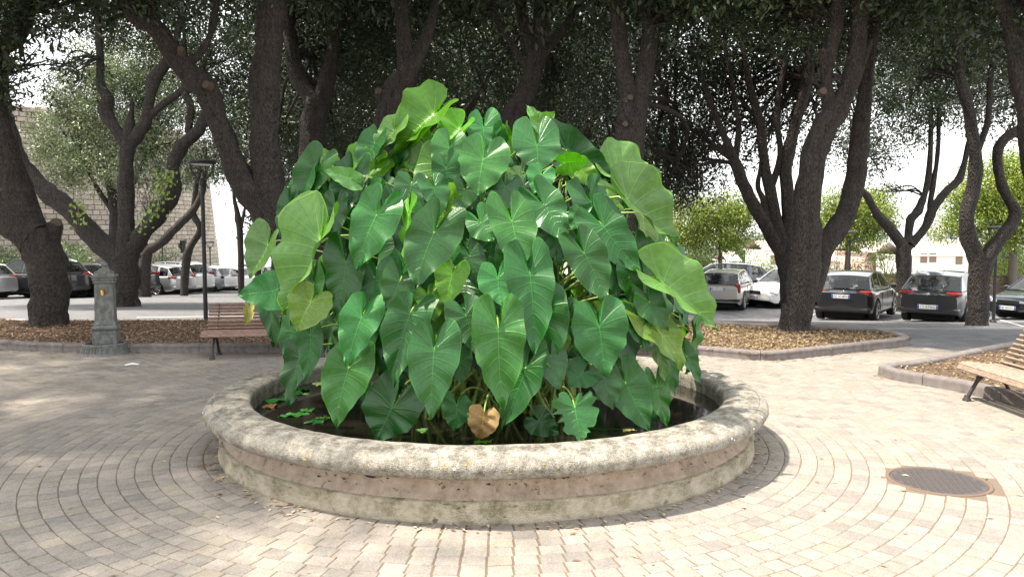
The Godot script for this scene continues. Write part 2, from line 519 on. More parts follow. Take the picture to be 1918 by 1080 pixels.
func build_ground():
	M.litter = foliage(0.1)
	M.litter.roughness = 0.9
	# land out to the horizon
	var mb := MB.new()
	var xs := [-4000, -1500, -600, -250, -120, -80]
	for i in range(-60, 62, 4): xs.append(i)
	xs += [80, 120, 250, 600, 1500, 4000]
	var zs := [60, 20, 8]
	for i in range(4, -120, -3): zs.append(i)
	zs += [-140, -180, -240, -350, -500, -800, -1300, -2500, -5000]
	for z in zs:
		for x in xs:
			var e := .5
			var nn := Vector3(gy(x - e, z) - gy(x + e, z), 2 * e, gy(x, z - e) - gy(x, z + e)).normalized()
			mb.vert(Vector3(x, gy(x, z) - .12, z), nn)
	for j in zs.size() - 1:
		for i in xs.size() - 1:
			var a := j * xs.size() + i
			mb.quad(a, a + 1, a + 1 + xs.size(), a + xs.size())
	structure(mb, "ground", M.ground, "land falling away to the far plain beyond the car park")
	# asphalt of the car park and the drive
	mb = MB.new()
	var nx := 0
	for zi in range(0, 53):
		var z := -10.0 - zi
		nx = 0
		for xi in range(-60, 62, 2):
			var x := float(xi)
			mb.vert(Vector3(x, gy(x, z) - .02, z), Vector3.UP)
			nx += 1
	for j in 52:
		for i in nx - 1:
			if (i - 30) * 2 > 2 and j > 29: continue
			var a := j * nx + i
			mb.quad(a, a + 1, a + 1 + nx, a + nx)
	var road := structure(mb, "road", M.asphalt, "grey asphalt drive and car park sloping down behind the beds")
	for l in [[[1270, 612], [1470, 613], .1], [[1490, 597], [1560, 578], .1], [[1870, 596], [1918, 610], .1], [[255, 593], [470, 590], .1], [[0, 596], [45, 597], .1]]:
		var a := on_ground(l[0][0], l[0][1])
		var b := on_ground(l[1][0], l[1][1])
		var lm := MB.new()
		var d := (b - a)
		var sdv: Vector3 = Vector3(d.z, 0, -d.x).normalized() * l[2] * .5
		var prev := -1
		for i in 13:
			var p := a.lerp(b, i / 12.0)
			p.y = gy(p.x, p.z) - .014
			var f := lm.vert(p - sdv, Vector3.UP)
			lm.vert(p + sdv, Vector3.UP)
			if prev >= 0: lm.quad(prev, prev + 1, f + 1, f)
			prev = f
		part(lm, "painted_line", M.paint, road)
	build_pavement()
	var tan_t := [Color(.32, .205, .125), Color(.22, .135, .08), Color(.40, .285, .19), Color(.15, .09, .055), Color(.27, .18, .12)]
	var straw := [Color(.24, .175, .095), Color(.32, .25, .14), Color(.14, .09, .05), Color(.2, .14, .075)]
	bed(LEFT_FRONT, LEFT_BACK, "planting_bed", "kerbed bed of brown leaf mulch behind the cast drinking fountain", -1.0, 24000, 1, tan_t, LEFT_FRONT + [LEFT_BACK[0]] + [[-1.3, -14.2]])
	bed(MID, [], "planting_bed", "angular kerbed bed of straw-coloured mulch round the leaning grey trunk", -1.0, 18000, 2, straw, MID + [MID[0]])
	bed(RIGHT, [], "planting_bed", "kerbed mulch bed behind the pale wooden bench", -1.0, 10000, 3, straw, RIGHT.slice(0, 13))
	# dead leaves lying about on the paving and the drive
	rng.seed = 8
	var lm := MB.new()
	var k := []
	for p in [[-.03, 0, 0], [0, .007, -.012], [.034, .003, 0], [0, .005, .012]]: k.append(lm.vert(Vector3(p[0], p[1], p[2]), Vector3.UP))
	lm.tri(k[0], k[1], k[2]); lm.tri(k[0], k[2], k[3])
	var xf := []
	var cs := []
	for i in 2200:
		var p := Vector3.ZERO
		if i < 500:
			var a := rng.randf() * TAU
			var r := 2.21 + absf(rng.randfn()) * .08
			p = BASIN + Vector3(cos(a) * r, .004, sin(a) * r)
		elif i < 900:
			var line: Array = [LEFT_FRONT, MID, RIGHT][i % 3]
			var j := rng.randi() % (mini(line.size(), 10) - 1)
			var q := Vector2(line[j][0], line[j][1]).lerp(Vector2(line[j + 1][0], line[j + 1][1]), rng.randf())
			p = Vector3(q.x, .004, q.y + rng.randf_range(.03, .2))
			if i % 3 == 2: p = Vector3(q.x - rng.randf_range(.03, .2), .004, q.y)
		elif i < 1250:
			p = Vector3(rng.randf_range(-7, 5.0), .004, rng.randf_range(-11.0, -3))
			if Vector2(p.x - BASIN.x, p.z - BASIN.z).length() < 2.3: continue
		else:
			p = Vector3(rng.randf_range(2, 14), 0, rng.randf_range(-26, -15.5))
			p.y = gy(p.x, p.z) - .015
		xf.append(Transform3D(Basis(Vector3.UP, rng.randf() * TAU).scaled(Vector3.ONE * rng.randf_range(.35, 1.0)), p))
		cs.append([Color(.3, .19, .1), Color(.42, .32, .2), Color(.2, .12, .07), Color(.5, .42, .3)][rng.randi() % 4])
	var o := multi(lm.mesh(), xf, cs, "fallen_leaves", M.litter, self)
	tag(o, "dry brown leaves scattered over the paving and drive", "fallen leaves", "", "stuff")
	# scrap of white paper by the drinking fountain
	var pm := MB.new()
	var pc := pm.vert(Vector3(0, .03, 0), Vector3.UP)
	var ring := []
	for i in 9: ring.append(pm.vert(Vector3(cos(TAU * i / 9) * rng.randf_range(.08, .13), rng.randf_range(.0, .012), sin(TAU * i / 9) * rng.randf_range(.05, .08)), Vector3(cos(TAU * i / 9) * .4, 1, sin(TAU * i / 9) * .4).normalized()))
	for i in 9: pm.tri(pc, ring[i], ring[(i + 1) % 9])
	var po := part(pm, "paper_scrap", M.paper)
	po.position = on_level(247, 683, .003)
	tag(po, "crumpled white paper scrap on the paving by the drinking fountain", "litter")

func paver(mb: MB, r: float, a0: float, a1: float, w: float):
	var hgt := rng.randf_range(-.0015, .002)
	var tl := Vector2(rng.randfn() * .0012, rng.randfn() * .0012)
	var tone := rng.randf()
	var c := Color(.40, .358, .308)
	if tone < .16: c = Color(.335, .305, .27)
	elif tone < .26: c = Color(.42, .372, .3)
	elif tone < .34: c = Color(.395, .348, .31)
	c *= rng.randf_range(.9, 1.09)
	c.a = 1.0
	var top := []
	var low := []
	var g := .0024
	var mid := (a0 + a1) * .5
	for q in [[0, 0], [1, 0], [1, 1], [0, 1]]:
		var rr: float = (r + w - g if q[1] else r + g) + rng.randfn() * .0016
		var da := .0048 / r
		var a: float = (a1 - da if q[0] else a0 + da) + rng.randfn() * .0016 / r
		var p := Vector3(cos(a) * rr, 0, sin(a) * rr)
		var c0 := Vector3(cos(mid) * (r + w * .5), 0, sin(mid) * (r + w * .5))
		var out := (p - c0).normalized()
		var y := hgt + (p - c0).dot(Vector3(tl.x, 0, tl.y)) * 8.0
		top.append(mb.vert(p - out * .004 + Vector3(0, y, 0), (Vector3.UP + out * .12).normalized(), Vector2.ZERO, c))
		low.append(mb.vert(p + Vector3(0, -.014, 0), (out + Vector3.UP * .3).normalized(), Vector2.ZERO, c))
	mb.quad(top[0], top[1], top[2], top[3])
	for i in 4:
		var j := (i + 1) % 4
		mb.quad(top[i], top[j], low[j], low[i])
func build_pavement():
	var plaza: Array = [[-16, 3.0], [-16, -17.0]] + LEFT_FRONT.slice(1) + [[-1.4, -12.3], [1.1, -12.3]] + MID.slice(1, 10) + [[6.9, -11.35]]
	var rb := RIGHT.slice(0, 12)
	rb.reverse()
	plaza += rb.slice(1)
	plaza.append([5.6, 3.0])
	var poly := poly2(plaza)
	var base := structure(sheet(poly, -.0045), "pavement", M.joint, "rings of pale concrete setts laid round the stone basin")
	var hole := on_level(1758, 900)
	rng.seed = 31
	var w := .1165
	var cand := []
	for ring in 110:
		var r := 2.195 + w * ring
		var n := int(round(TAU * r / .1345))
		var off := PI * .5 - .5 / n * TAU + rng.randf_range(-.12, .12) / n
		for k in n:
			var a := off + TAU * k / n
			var p := BASIN + Vector3(cos(a + PI / n) * (r + w * .5), 0, sin(a + PI / n) * (r + w * .5))
			if p.z > -2.2 or p.z < -14: continue
			if absf(p.x) > 1.0 - p.z * .82: continue
			if not Geometry2D.is_point_in_polygon(Vector2(p.x, p.z), poly): continue
			if Vector2(p.x - hole.x, p.z - hole.z).length() < .358: continue
			var s := px(p)
			var seen := s.x > 5 and s.x < 1913 and s.y < 1076
			cand.append([(-p.z if seen else 99.0), r, a, a + TAU / n])
	cand.sort_custom(func(x, y): return x[0] < y[0])
	var rest := MB.new()
	for i in cand.size():
		var c: Array = cand[i]
		if i < 300:
			var mb := MB.new()
			paver(mb, c[1], c[2], c[3], w)
			var o := part(mb, "paver", M.paver, base)
			o.position = BASIN
		else:
			paver(rest, c[1], c[2], c[3], w)
	var ro := part(rest, "further_pavers", M.paver, base)
	ro.position = BASIN
	ro.set_meta("kind", "stuff")
	# manhole cover
	var t := thing("manhole_cover", "round rusty iron manhole cover set in the paving", "manhole", hole, -.28)
	var m := MB.new()
	m.lathe([Vector2(.30, -.012), Vector2(.30, .002), Vector2(.0, .002)], 48)
	part(m, "plate", M.manhole, t)
	m = MB.new()
	m.lathe([Vector2(.332, -.012), Vector2(.332, .004), Vector2(.318, .005), Vector2(.306, .003), Vector2(.306, -.012)], 48)
	part(m, "frame", M.rust, t)
	m = MB.new()
	for i in range(-6, 7):
		for j in range(-14, 15):
			var p := Vector3(i * .044, .003, j * .02 + (.01 if i & 1 else .0))
			if Vector2(p.x, p.z).length() > .275: continue
			m.cbox(Transform3D(Basis.IDENTITY, p), Vector3(.034, .007, .010), .002)
	part(m, "raised_ribs", M.manhole, t)
	m = MB.new()
	m.cbox(Transform3D(Basis.IDENTITY, Vector3(-.345, -.003, .02)), Vector3(.05, .01, .04), .003)
	part(m, "lifting_lug", M.rust, t)

# ------------------------------------------------------------------ taro (elephant ear) leaves
const HALF := [[-.07, .012], [-.27, .055], [-.43, .185], [-.4, .35], [-.26, .455], [-.06, .5], [.14, .49], [.32, .44], [.49, .365], [.64, .275], [.78, .17], [.9, .075], [1.0, 0.0]]
func leaf_edge(t: float) -> Vector2:
	var f := clampf(t, 0.0, 1.0) * 12.0
	var i := mini(int(f), 11)
	var u := f - i
	var p0 := Vector2(HALF[maxi(i - 1, 0)][0], HALF[maxi(i - 1, 0)][1])
	var p1 := Vector2(HALF[i][0], HALF[i][1])
	var p2 := Vector2(HALF[i + 1][0], HALF[i + 1][1])
	var p3 := Vector2(HALF[mini(i + 2, 12)][0], HALF[mini(i + 2, 12)][1])
	return p1.cubic_interpolate(p2, p0, p3, u)
func leaf_rib(t: float) -> Vector2:
	return Vector2(pow(clampf((t - 0.43) / 0.57, 0.0, 1.0), 1.5), 0.0)
func stamp(im: Image, p: Vector2, r: float, c: Color, k: float):
	var s := im.get_width()
	for y in range(maxi(int(p.y - r), 0), mini(int(p.y + r) + 2, s)):
		for x in range(maxi(int(p.x - r), 0), mini(int(p.x + r) + 2, s)):
			var d := Vector2(x, y).distance_to(p)
			if d < r:
				im.set_pixel(x, y, im.get_pixel(x, y).lerp(c, k * clampf((r - d) / maxf(r * 0.5, 0.6), 0.0, 1.0)))
func leaf_uv(q: Vector2) -> Vector2:
	return Vector2(q.y / 1.1 + 0.5, (q.x + 0.5) / 1.55)
func make_taro_materials():
	var s := 512
	var n1 := nbytes(21, 0.02, s, 4)
	var n2 := nbytes(22, 0.11, s, 3)
	var col := Image.create(s, s, false, Image.FORMAT_RGB8)
	var hgt := Image.create(s, s, false, Image.FORMAT_RGB8)
	for y in s:
		for x in s:
			var i := y * s + x
			var g := 0.60 + n1[i] / 255.0 * 0.12 + n2[i] / 255.0 * 0.07
			col.set_pixel(x, y, Color(g * 0.97, g, g * 0.97))
			var h := 0.45 + n2[i] / 255.0 * 0.14
			hgt.set_pixel(x, y, Color(h, h, h))
	var vein := Color(0.98, 1.0, 0.86)
	for sd in [-1.0, 1.0]:
		for k in 12:
			var t := 0.10 + 0.075 * k
			var a := leaf_rib(t)
			var b := leaf_edge(t) * Vector2(1, sd)
			var mid := a.lerp(b, 0.55) + Vector2(-0.045, 0.0)
			for j in 90:
				var u := j / 89.0
				var q := a.lerp(mid, u).lerp(mid.lerp(b, u), u)
				stamp(col, leaf_uv(q) * s, lerpf(3.2, 1.3, u) if k % 2 == 0 else lerpf(2.2, 1.0, u), vein, lerpf(0.46, 0.14, u) * (1.0 if k % 2 == 0 else 0.5))
				stamp(hgt, leaf_uv(q) * s, lerpf(6.0, 3.0, u), Color(0.85, 0.85, 0.85), 0.35)
	for j in 160:
		var u := j / 159.0
		stamp(col, leaf_uv(Vector2(u, 0)) * s, lerpf(5.0, 1.5, u), vein, lerpf(0.75, 0.3, u))
		stamp(hgt, leaf_uv(Vector2(u, 0)) * s, lerpf(8.0, 3.0, u), Color(1, 1, 1), 0.5)
		for sd in [-1.0, 1.0]:
			var b := leaf_edge(0.14) * Vector2(1, sd)
			stamp(col, leaf_uv(Vector2.ZERO.lerp(b, u * 0.9)) * s, lerpf(3.6, 1.2, u), vein, 0.5)
	# a paler rim along the margin
	for sd in [-1.0, 1.0]:
		for j in 700:
			stamp(col, leaf_uv(leaf_edge(j / 699.0) * Vector2(1, sd)) * s, 2.6, Color(.95, .98, .6), 0.4)
	hgt.bump_map_to_normal_map(5.0)
	col.generate_mipmaps()
	hgt.generate_mipmaps()
	var ct := ImageTexture.create_from_image(col)
	var ht := ImageTexture.create_from_image(hgt)
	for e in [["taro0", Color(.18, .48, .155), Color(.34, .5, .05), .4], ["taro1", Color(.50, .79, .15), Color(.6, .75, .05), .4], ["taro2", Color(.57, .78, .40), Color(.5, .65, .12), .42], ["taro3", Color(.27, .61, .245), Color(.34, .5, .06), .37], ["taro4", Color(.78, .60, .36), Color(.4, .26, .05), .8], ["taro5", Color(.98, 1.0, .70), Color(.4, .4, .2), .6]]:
		var m := mat(e[1], e[3])
		m.albedo_texture = ct
		m.normal_enabled = true
		m.normal_texture = ht
		m.normal_scale = 0.9
		m.backlight_enabled = true
		m.backlight = e[2]
		m.cull_mode = BaseMaterial3D.CULL_DISABLED
		M[e[0]] = m
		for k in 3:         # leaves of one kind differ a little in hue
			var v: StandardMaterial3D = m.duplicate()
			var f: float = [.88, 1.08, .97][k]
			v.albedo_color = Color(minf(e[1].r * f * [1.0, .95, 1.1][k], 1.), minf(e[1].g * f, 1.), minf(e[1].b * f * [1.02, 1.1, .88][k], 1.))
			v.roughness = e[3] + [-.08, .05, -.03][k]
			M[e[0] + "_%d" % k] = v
	M.petiole = mat(lin(.25, .36, .08), 0.45)
	M.petiole.backlight_enabled = true
	M.petiole.backlight = Color(.2, .25, .05)

func taro_leaf(root: Node3D, a: Vector3, ax: Vector3, nn: Vector3, length: float, width: float, fold: float, droop: float, tone: int, sd: int, base: Vector3, torn := 0.0, stalk := true, lobe := 0.46):
	var r := RandomNumberGenerator.new()
	r.seed = sd
	ax = ax.normalized()
	nn = (nn - ax * nn.dot(ax)).normalized()
	var sv := ax.cross(nn)
	var mb := MB.new()
	var pts := []
	var K := 26
	var R := 5
	var ph := r.randf() * TAU
	var wa := r.randf_range(0.018, 0.044)
	var skew := r.randf_range(-0.07, 0.07)
	var grid := {}
	var tf := tan(fold)
	for side in [-1, 1]:
		for i in K + 1:
			var t := float(i) / K
			var e := leaf_edge(t)
			var m := leaf_rib(t)
			var nick := 0.0
			if torn > 0.0 and r.randf() < torn: nick = r.randf_range(0.12, 0.5) * minf(torn * 3.0, 1.0)
			e = m.lerp(e, 1.0 - nick + 0.03 * sin(t * 41.0 + ph + side) + 0.05 * sin(t * 8.0 + ph * 3.0 + side * 2.0) + 0.02 * sin(t * 19.0 + ph))
			for j in R + 1:
				if j == 0 and side == 1 and i > 0: pass
				var u := float(j) / R
				var q := m.lerp(e, u)
				var qx: float = q.x if q.x > 0.0 else q.x * lobe / .43
				var y: float = q.y * side
				var z: float = absf(y) * tf - 0.16 * y * y
				z -= 0.027 * absf(cos((t - 0.10) / 0.15 * PI)) * u * (1.25 - u) * 2.2
				z += wa * sin(t * 26.0 + ph * 2.0 + side) * u * u * 1.6
				z -= droop * q.x * absf(q.x) * (1.0 if q.x > 0 else -1.2)
				z += 0.02 * sin(q.x * 5.0 + ph)
				if torn > 0.0: z += minf(torn, .3) * 0.3 * sin(t * 9.0 + ph) * u
				if tone == 4: z += .07 * sin(t * 23.0 + ph) * u + .05 * sin(q.x * 17.0 + y * 9.0)
				var yy: float = y * width / length + skew * q.x * (1.0 - q.x) * 2.0
				grid[[side, i, j]] = mb.vert(a + (ax * qx + sv * yy + nn * z) * length, nn, leaf_uv(Vector2(q.x, y)))
	# smooth normals from the grid
	var acc := PackedVector3Array()
	acc.resize(mb.v.size())
	var tris := []
	for side in [-1, 1]:
		for i in K:
			for j in R:
				var q0: int = grid[[side, i, j]]
				var q1: int = grid[[side, i + 1, j]]
				var q2: int = grid[[side, i + 1, j + 1]]
				var q3: int = grid[[side, i, j + 1]]
				for tr in [[q0, q1, q2], [q0, q2, q3]]:
					var cr: Vector3 = (mb.v[tr[1]] - mb.v[tr[0]]).cross(mb.v[tr[2]] - mb.v[tr[0]])
					if cr.length() < 1e-9: continue
					if cr.dot(nn) < 0.0: cr = -cr
					for q in tr: acc[q] += cr
					tris.append(tr)
	for i in mb.v.size(): mb.n[i] = acc[i].normalized() if acc[i].length() > 1e-9 else nn
	for i in K + 1:
		var g0: int = grid[[-1, i, 0]]
		var g1: int = grid[[1, i, 0]]
		var av: Vector3 = (mb.n[g0] + mb.n[g1]).normalized()
		mb.n[g0] = av
		mb.n[g1] = av
	for tr in tris: mb.tri(tr[0], tr[1], tr[2])
	var lf := part(mb, "leaf", M["taro%d" % tone + ["", "_0", "_1", "_2"][sd % 4]], root)
	if tone == 4: lf.set_meta("label", "dried brown leaf hanging at the water")
	if not stalk: return lf
	var pm := MB.new()
	var hor := Vector3(a.x - base.x, 0, a.z - base.z)
	var c1 := base + hor * 0.30 + Vector3(0, (a.y - base.y) * 0.75 + 0.12, 0)
	var c2 := a - ax * 0.12 * length - nn * 0.10 * length + Vector3(0, 0.16, 0) - hor.normalized() * 0.12
	var pp := []
	var rr := []
	for i in 11:
		var t := i / 10.0
		pp.append(base.bezier_interpolate(c1, c2, a - nn * 0.004, t))
		rr.append(lerpf(0.020, 0.0085, t) * clampf(length / 0.5, 0.6, 1.2))
	pm.tube(pp, rr, 6)
	part(pm, "petiole", M.petiole, lf)
	return lf

# photo: stalk point x, y, tip x, y, apparent width, tone, [shell, tip towards camera / length, roll, fold]
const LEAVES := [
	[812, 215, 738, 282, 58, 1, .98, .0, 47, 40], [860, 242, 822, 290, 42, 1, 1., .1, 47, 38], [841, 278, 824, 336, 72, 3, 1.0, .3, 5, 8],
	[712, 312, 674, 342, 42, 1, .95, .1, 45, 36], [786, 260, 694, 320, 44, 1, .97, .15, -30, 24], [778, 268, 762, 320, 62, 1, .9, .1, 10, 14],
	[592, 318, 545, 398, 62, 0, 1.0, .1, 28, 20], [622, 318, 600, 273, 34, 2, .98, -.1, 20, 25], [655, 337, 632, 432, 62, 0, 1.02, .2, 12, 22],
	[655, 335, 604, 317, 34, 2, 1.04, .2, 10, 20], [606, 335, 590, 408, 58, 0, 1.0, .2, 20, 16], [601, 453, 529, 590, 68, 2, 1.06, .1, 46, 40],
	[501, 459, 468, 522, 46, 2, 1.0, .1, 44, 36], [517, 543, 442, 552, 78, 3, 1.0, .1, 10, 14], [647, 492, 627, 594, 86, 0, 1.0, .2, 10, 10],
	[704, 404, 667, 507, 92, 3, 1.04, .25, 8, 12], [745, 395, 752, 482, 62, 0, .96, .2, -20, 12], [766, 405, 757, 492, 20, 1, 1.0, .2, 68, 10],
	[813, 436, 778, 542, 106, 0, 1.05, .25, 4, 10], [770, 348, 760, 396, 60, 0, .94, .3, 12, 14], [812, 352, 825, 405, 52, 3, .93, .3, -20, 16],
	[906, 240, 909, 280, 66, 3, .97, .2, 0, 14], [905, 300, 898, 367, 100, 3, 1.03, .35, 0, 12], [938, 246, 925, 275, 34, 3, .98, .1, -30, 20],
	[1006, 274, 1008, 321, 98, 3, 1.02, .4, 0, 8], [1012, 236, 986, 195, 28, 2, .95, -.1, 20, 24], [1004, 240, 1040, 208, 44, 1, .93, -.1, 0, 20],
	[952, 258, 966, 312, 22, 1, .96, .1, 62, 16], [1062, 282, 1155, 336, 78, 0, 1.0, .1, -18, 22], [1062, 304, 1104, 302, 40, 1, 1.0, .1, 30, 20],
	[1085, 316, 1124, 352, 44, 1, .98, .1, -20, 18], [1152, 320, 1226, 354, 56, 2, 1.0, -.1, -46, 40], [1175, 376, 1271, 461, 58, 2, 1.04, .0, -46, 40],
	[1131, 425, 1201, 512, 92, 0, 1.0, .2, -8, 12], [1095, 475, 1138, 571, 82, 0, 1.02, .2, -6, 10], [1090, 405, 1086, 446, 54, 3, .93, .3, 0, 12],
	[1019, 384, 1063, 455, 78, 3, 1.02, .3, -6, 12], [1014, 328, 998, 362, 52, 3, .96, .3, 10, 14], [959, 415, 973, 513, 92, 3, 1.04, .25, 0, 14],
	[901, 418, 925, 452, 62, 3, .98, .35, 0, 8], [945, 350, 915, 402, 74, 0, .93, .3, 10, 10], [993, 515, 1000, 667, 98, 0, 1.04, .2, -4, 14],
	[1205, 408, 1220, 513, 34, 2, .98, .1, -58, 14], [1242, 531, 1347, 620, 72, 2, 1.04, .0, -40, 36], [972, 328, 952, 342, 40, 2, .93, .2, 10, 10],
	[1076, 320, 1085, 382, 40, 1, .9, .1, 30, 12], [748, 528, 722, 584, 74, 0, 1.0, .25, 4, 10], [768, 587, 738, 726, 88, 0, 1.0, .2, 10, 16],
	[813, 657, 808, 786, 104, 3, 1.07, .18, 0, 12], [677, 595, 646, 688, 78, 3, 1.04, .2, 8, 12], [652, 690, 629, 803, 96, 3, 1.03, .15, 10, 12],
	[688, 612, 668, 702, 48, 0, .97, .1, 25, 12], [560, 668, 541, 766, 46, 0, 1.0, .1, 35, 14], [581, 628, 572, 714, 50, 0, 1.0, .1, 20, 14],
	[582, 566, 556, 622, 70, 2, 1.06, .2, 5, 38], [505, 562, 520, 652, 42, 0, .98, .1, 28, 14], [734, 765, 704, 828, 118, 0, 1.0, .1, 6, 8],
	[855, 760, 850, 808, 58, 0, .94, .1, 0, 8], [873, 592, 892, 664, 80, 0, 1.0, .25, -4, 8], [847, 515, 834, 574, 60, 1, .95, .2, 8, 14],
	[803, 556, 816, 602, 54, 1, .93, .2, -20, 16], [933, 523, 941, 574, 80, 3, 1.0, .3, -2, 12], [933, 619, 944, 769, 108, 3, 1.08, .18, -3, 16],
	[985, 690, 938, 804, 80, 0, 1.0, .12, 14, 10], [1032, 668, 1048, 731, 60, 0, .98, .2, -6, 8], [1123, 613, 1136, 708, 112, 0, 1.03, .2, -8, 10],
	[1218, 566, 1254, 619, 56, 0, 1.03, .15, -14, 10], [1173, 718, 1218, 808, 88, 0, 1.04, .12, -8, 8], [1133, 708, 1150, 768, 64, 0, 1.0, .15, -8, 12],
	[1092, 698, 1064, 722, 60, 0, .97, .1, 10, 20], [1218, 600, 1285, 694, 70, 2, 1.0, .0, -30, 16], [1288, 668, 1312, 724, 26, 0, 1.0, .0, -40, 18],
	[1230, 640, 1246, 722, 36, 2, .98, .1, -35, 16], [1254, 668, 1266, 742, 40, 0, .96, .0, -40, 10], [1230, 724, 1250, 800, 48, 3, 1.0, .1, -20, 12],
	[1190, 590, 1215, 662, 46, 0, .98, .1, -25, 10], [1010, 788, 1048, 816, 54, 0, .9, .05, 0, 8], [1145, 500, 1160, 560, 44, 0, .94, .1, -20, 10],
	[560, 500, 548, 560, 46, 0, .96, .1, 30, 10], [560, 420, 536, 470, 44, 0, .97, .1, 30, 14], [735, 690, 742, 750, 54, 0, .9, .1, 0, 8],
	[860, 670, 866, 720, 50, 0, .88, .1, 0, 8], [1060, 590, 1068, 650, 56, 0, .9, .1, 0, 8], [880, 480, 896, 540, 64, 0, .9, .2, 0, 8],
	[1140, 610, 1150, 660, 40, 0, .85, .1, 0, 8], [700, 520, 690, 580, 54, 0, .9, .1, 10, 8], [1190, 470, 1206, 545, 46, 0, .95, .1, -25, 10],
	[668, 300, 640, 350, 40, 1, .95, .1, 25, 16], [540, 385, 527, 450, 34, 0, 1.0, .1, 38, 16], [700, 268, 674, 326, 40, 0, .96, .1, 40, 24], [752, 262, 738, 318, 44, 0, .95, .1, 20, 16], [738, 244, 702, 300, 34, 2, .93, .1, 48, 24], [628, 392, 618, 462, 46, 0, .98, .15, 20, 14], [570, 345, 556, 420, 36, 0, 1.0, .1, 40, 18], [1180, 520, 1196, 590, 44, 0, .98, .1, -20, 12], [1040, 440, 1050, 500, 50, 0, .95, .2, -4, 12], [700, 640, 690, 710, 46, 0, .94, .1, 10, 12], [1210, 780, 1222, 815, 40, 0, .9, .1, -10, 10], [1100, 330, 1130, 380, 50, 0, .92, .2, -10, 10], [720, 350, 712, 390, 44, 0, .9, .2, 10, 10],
	[980, 350, 985, 400, 60, 0, .9, .25, 0, 10], [545, 620, 532, 690, 36, 0, .97, .1, 35, 10], [870, 355, 862, 400, 50, 0, .9, .3, 6, 10],
]
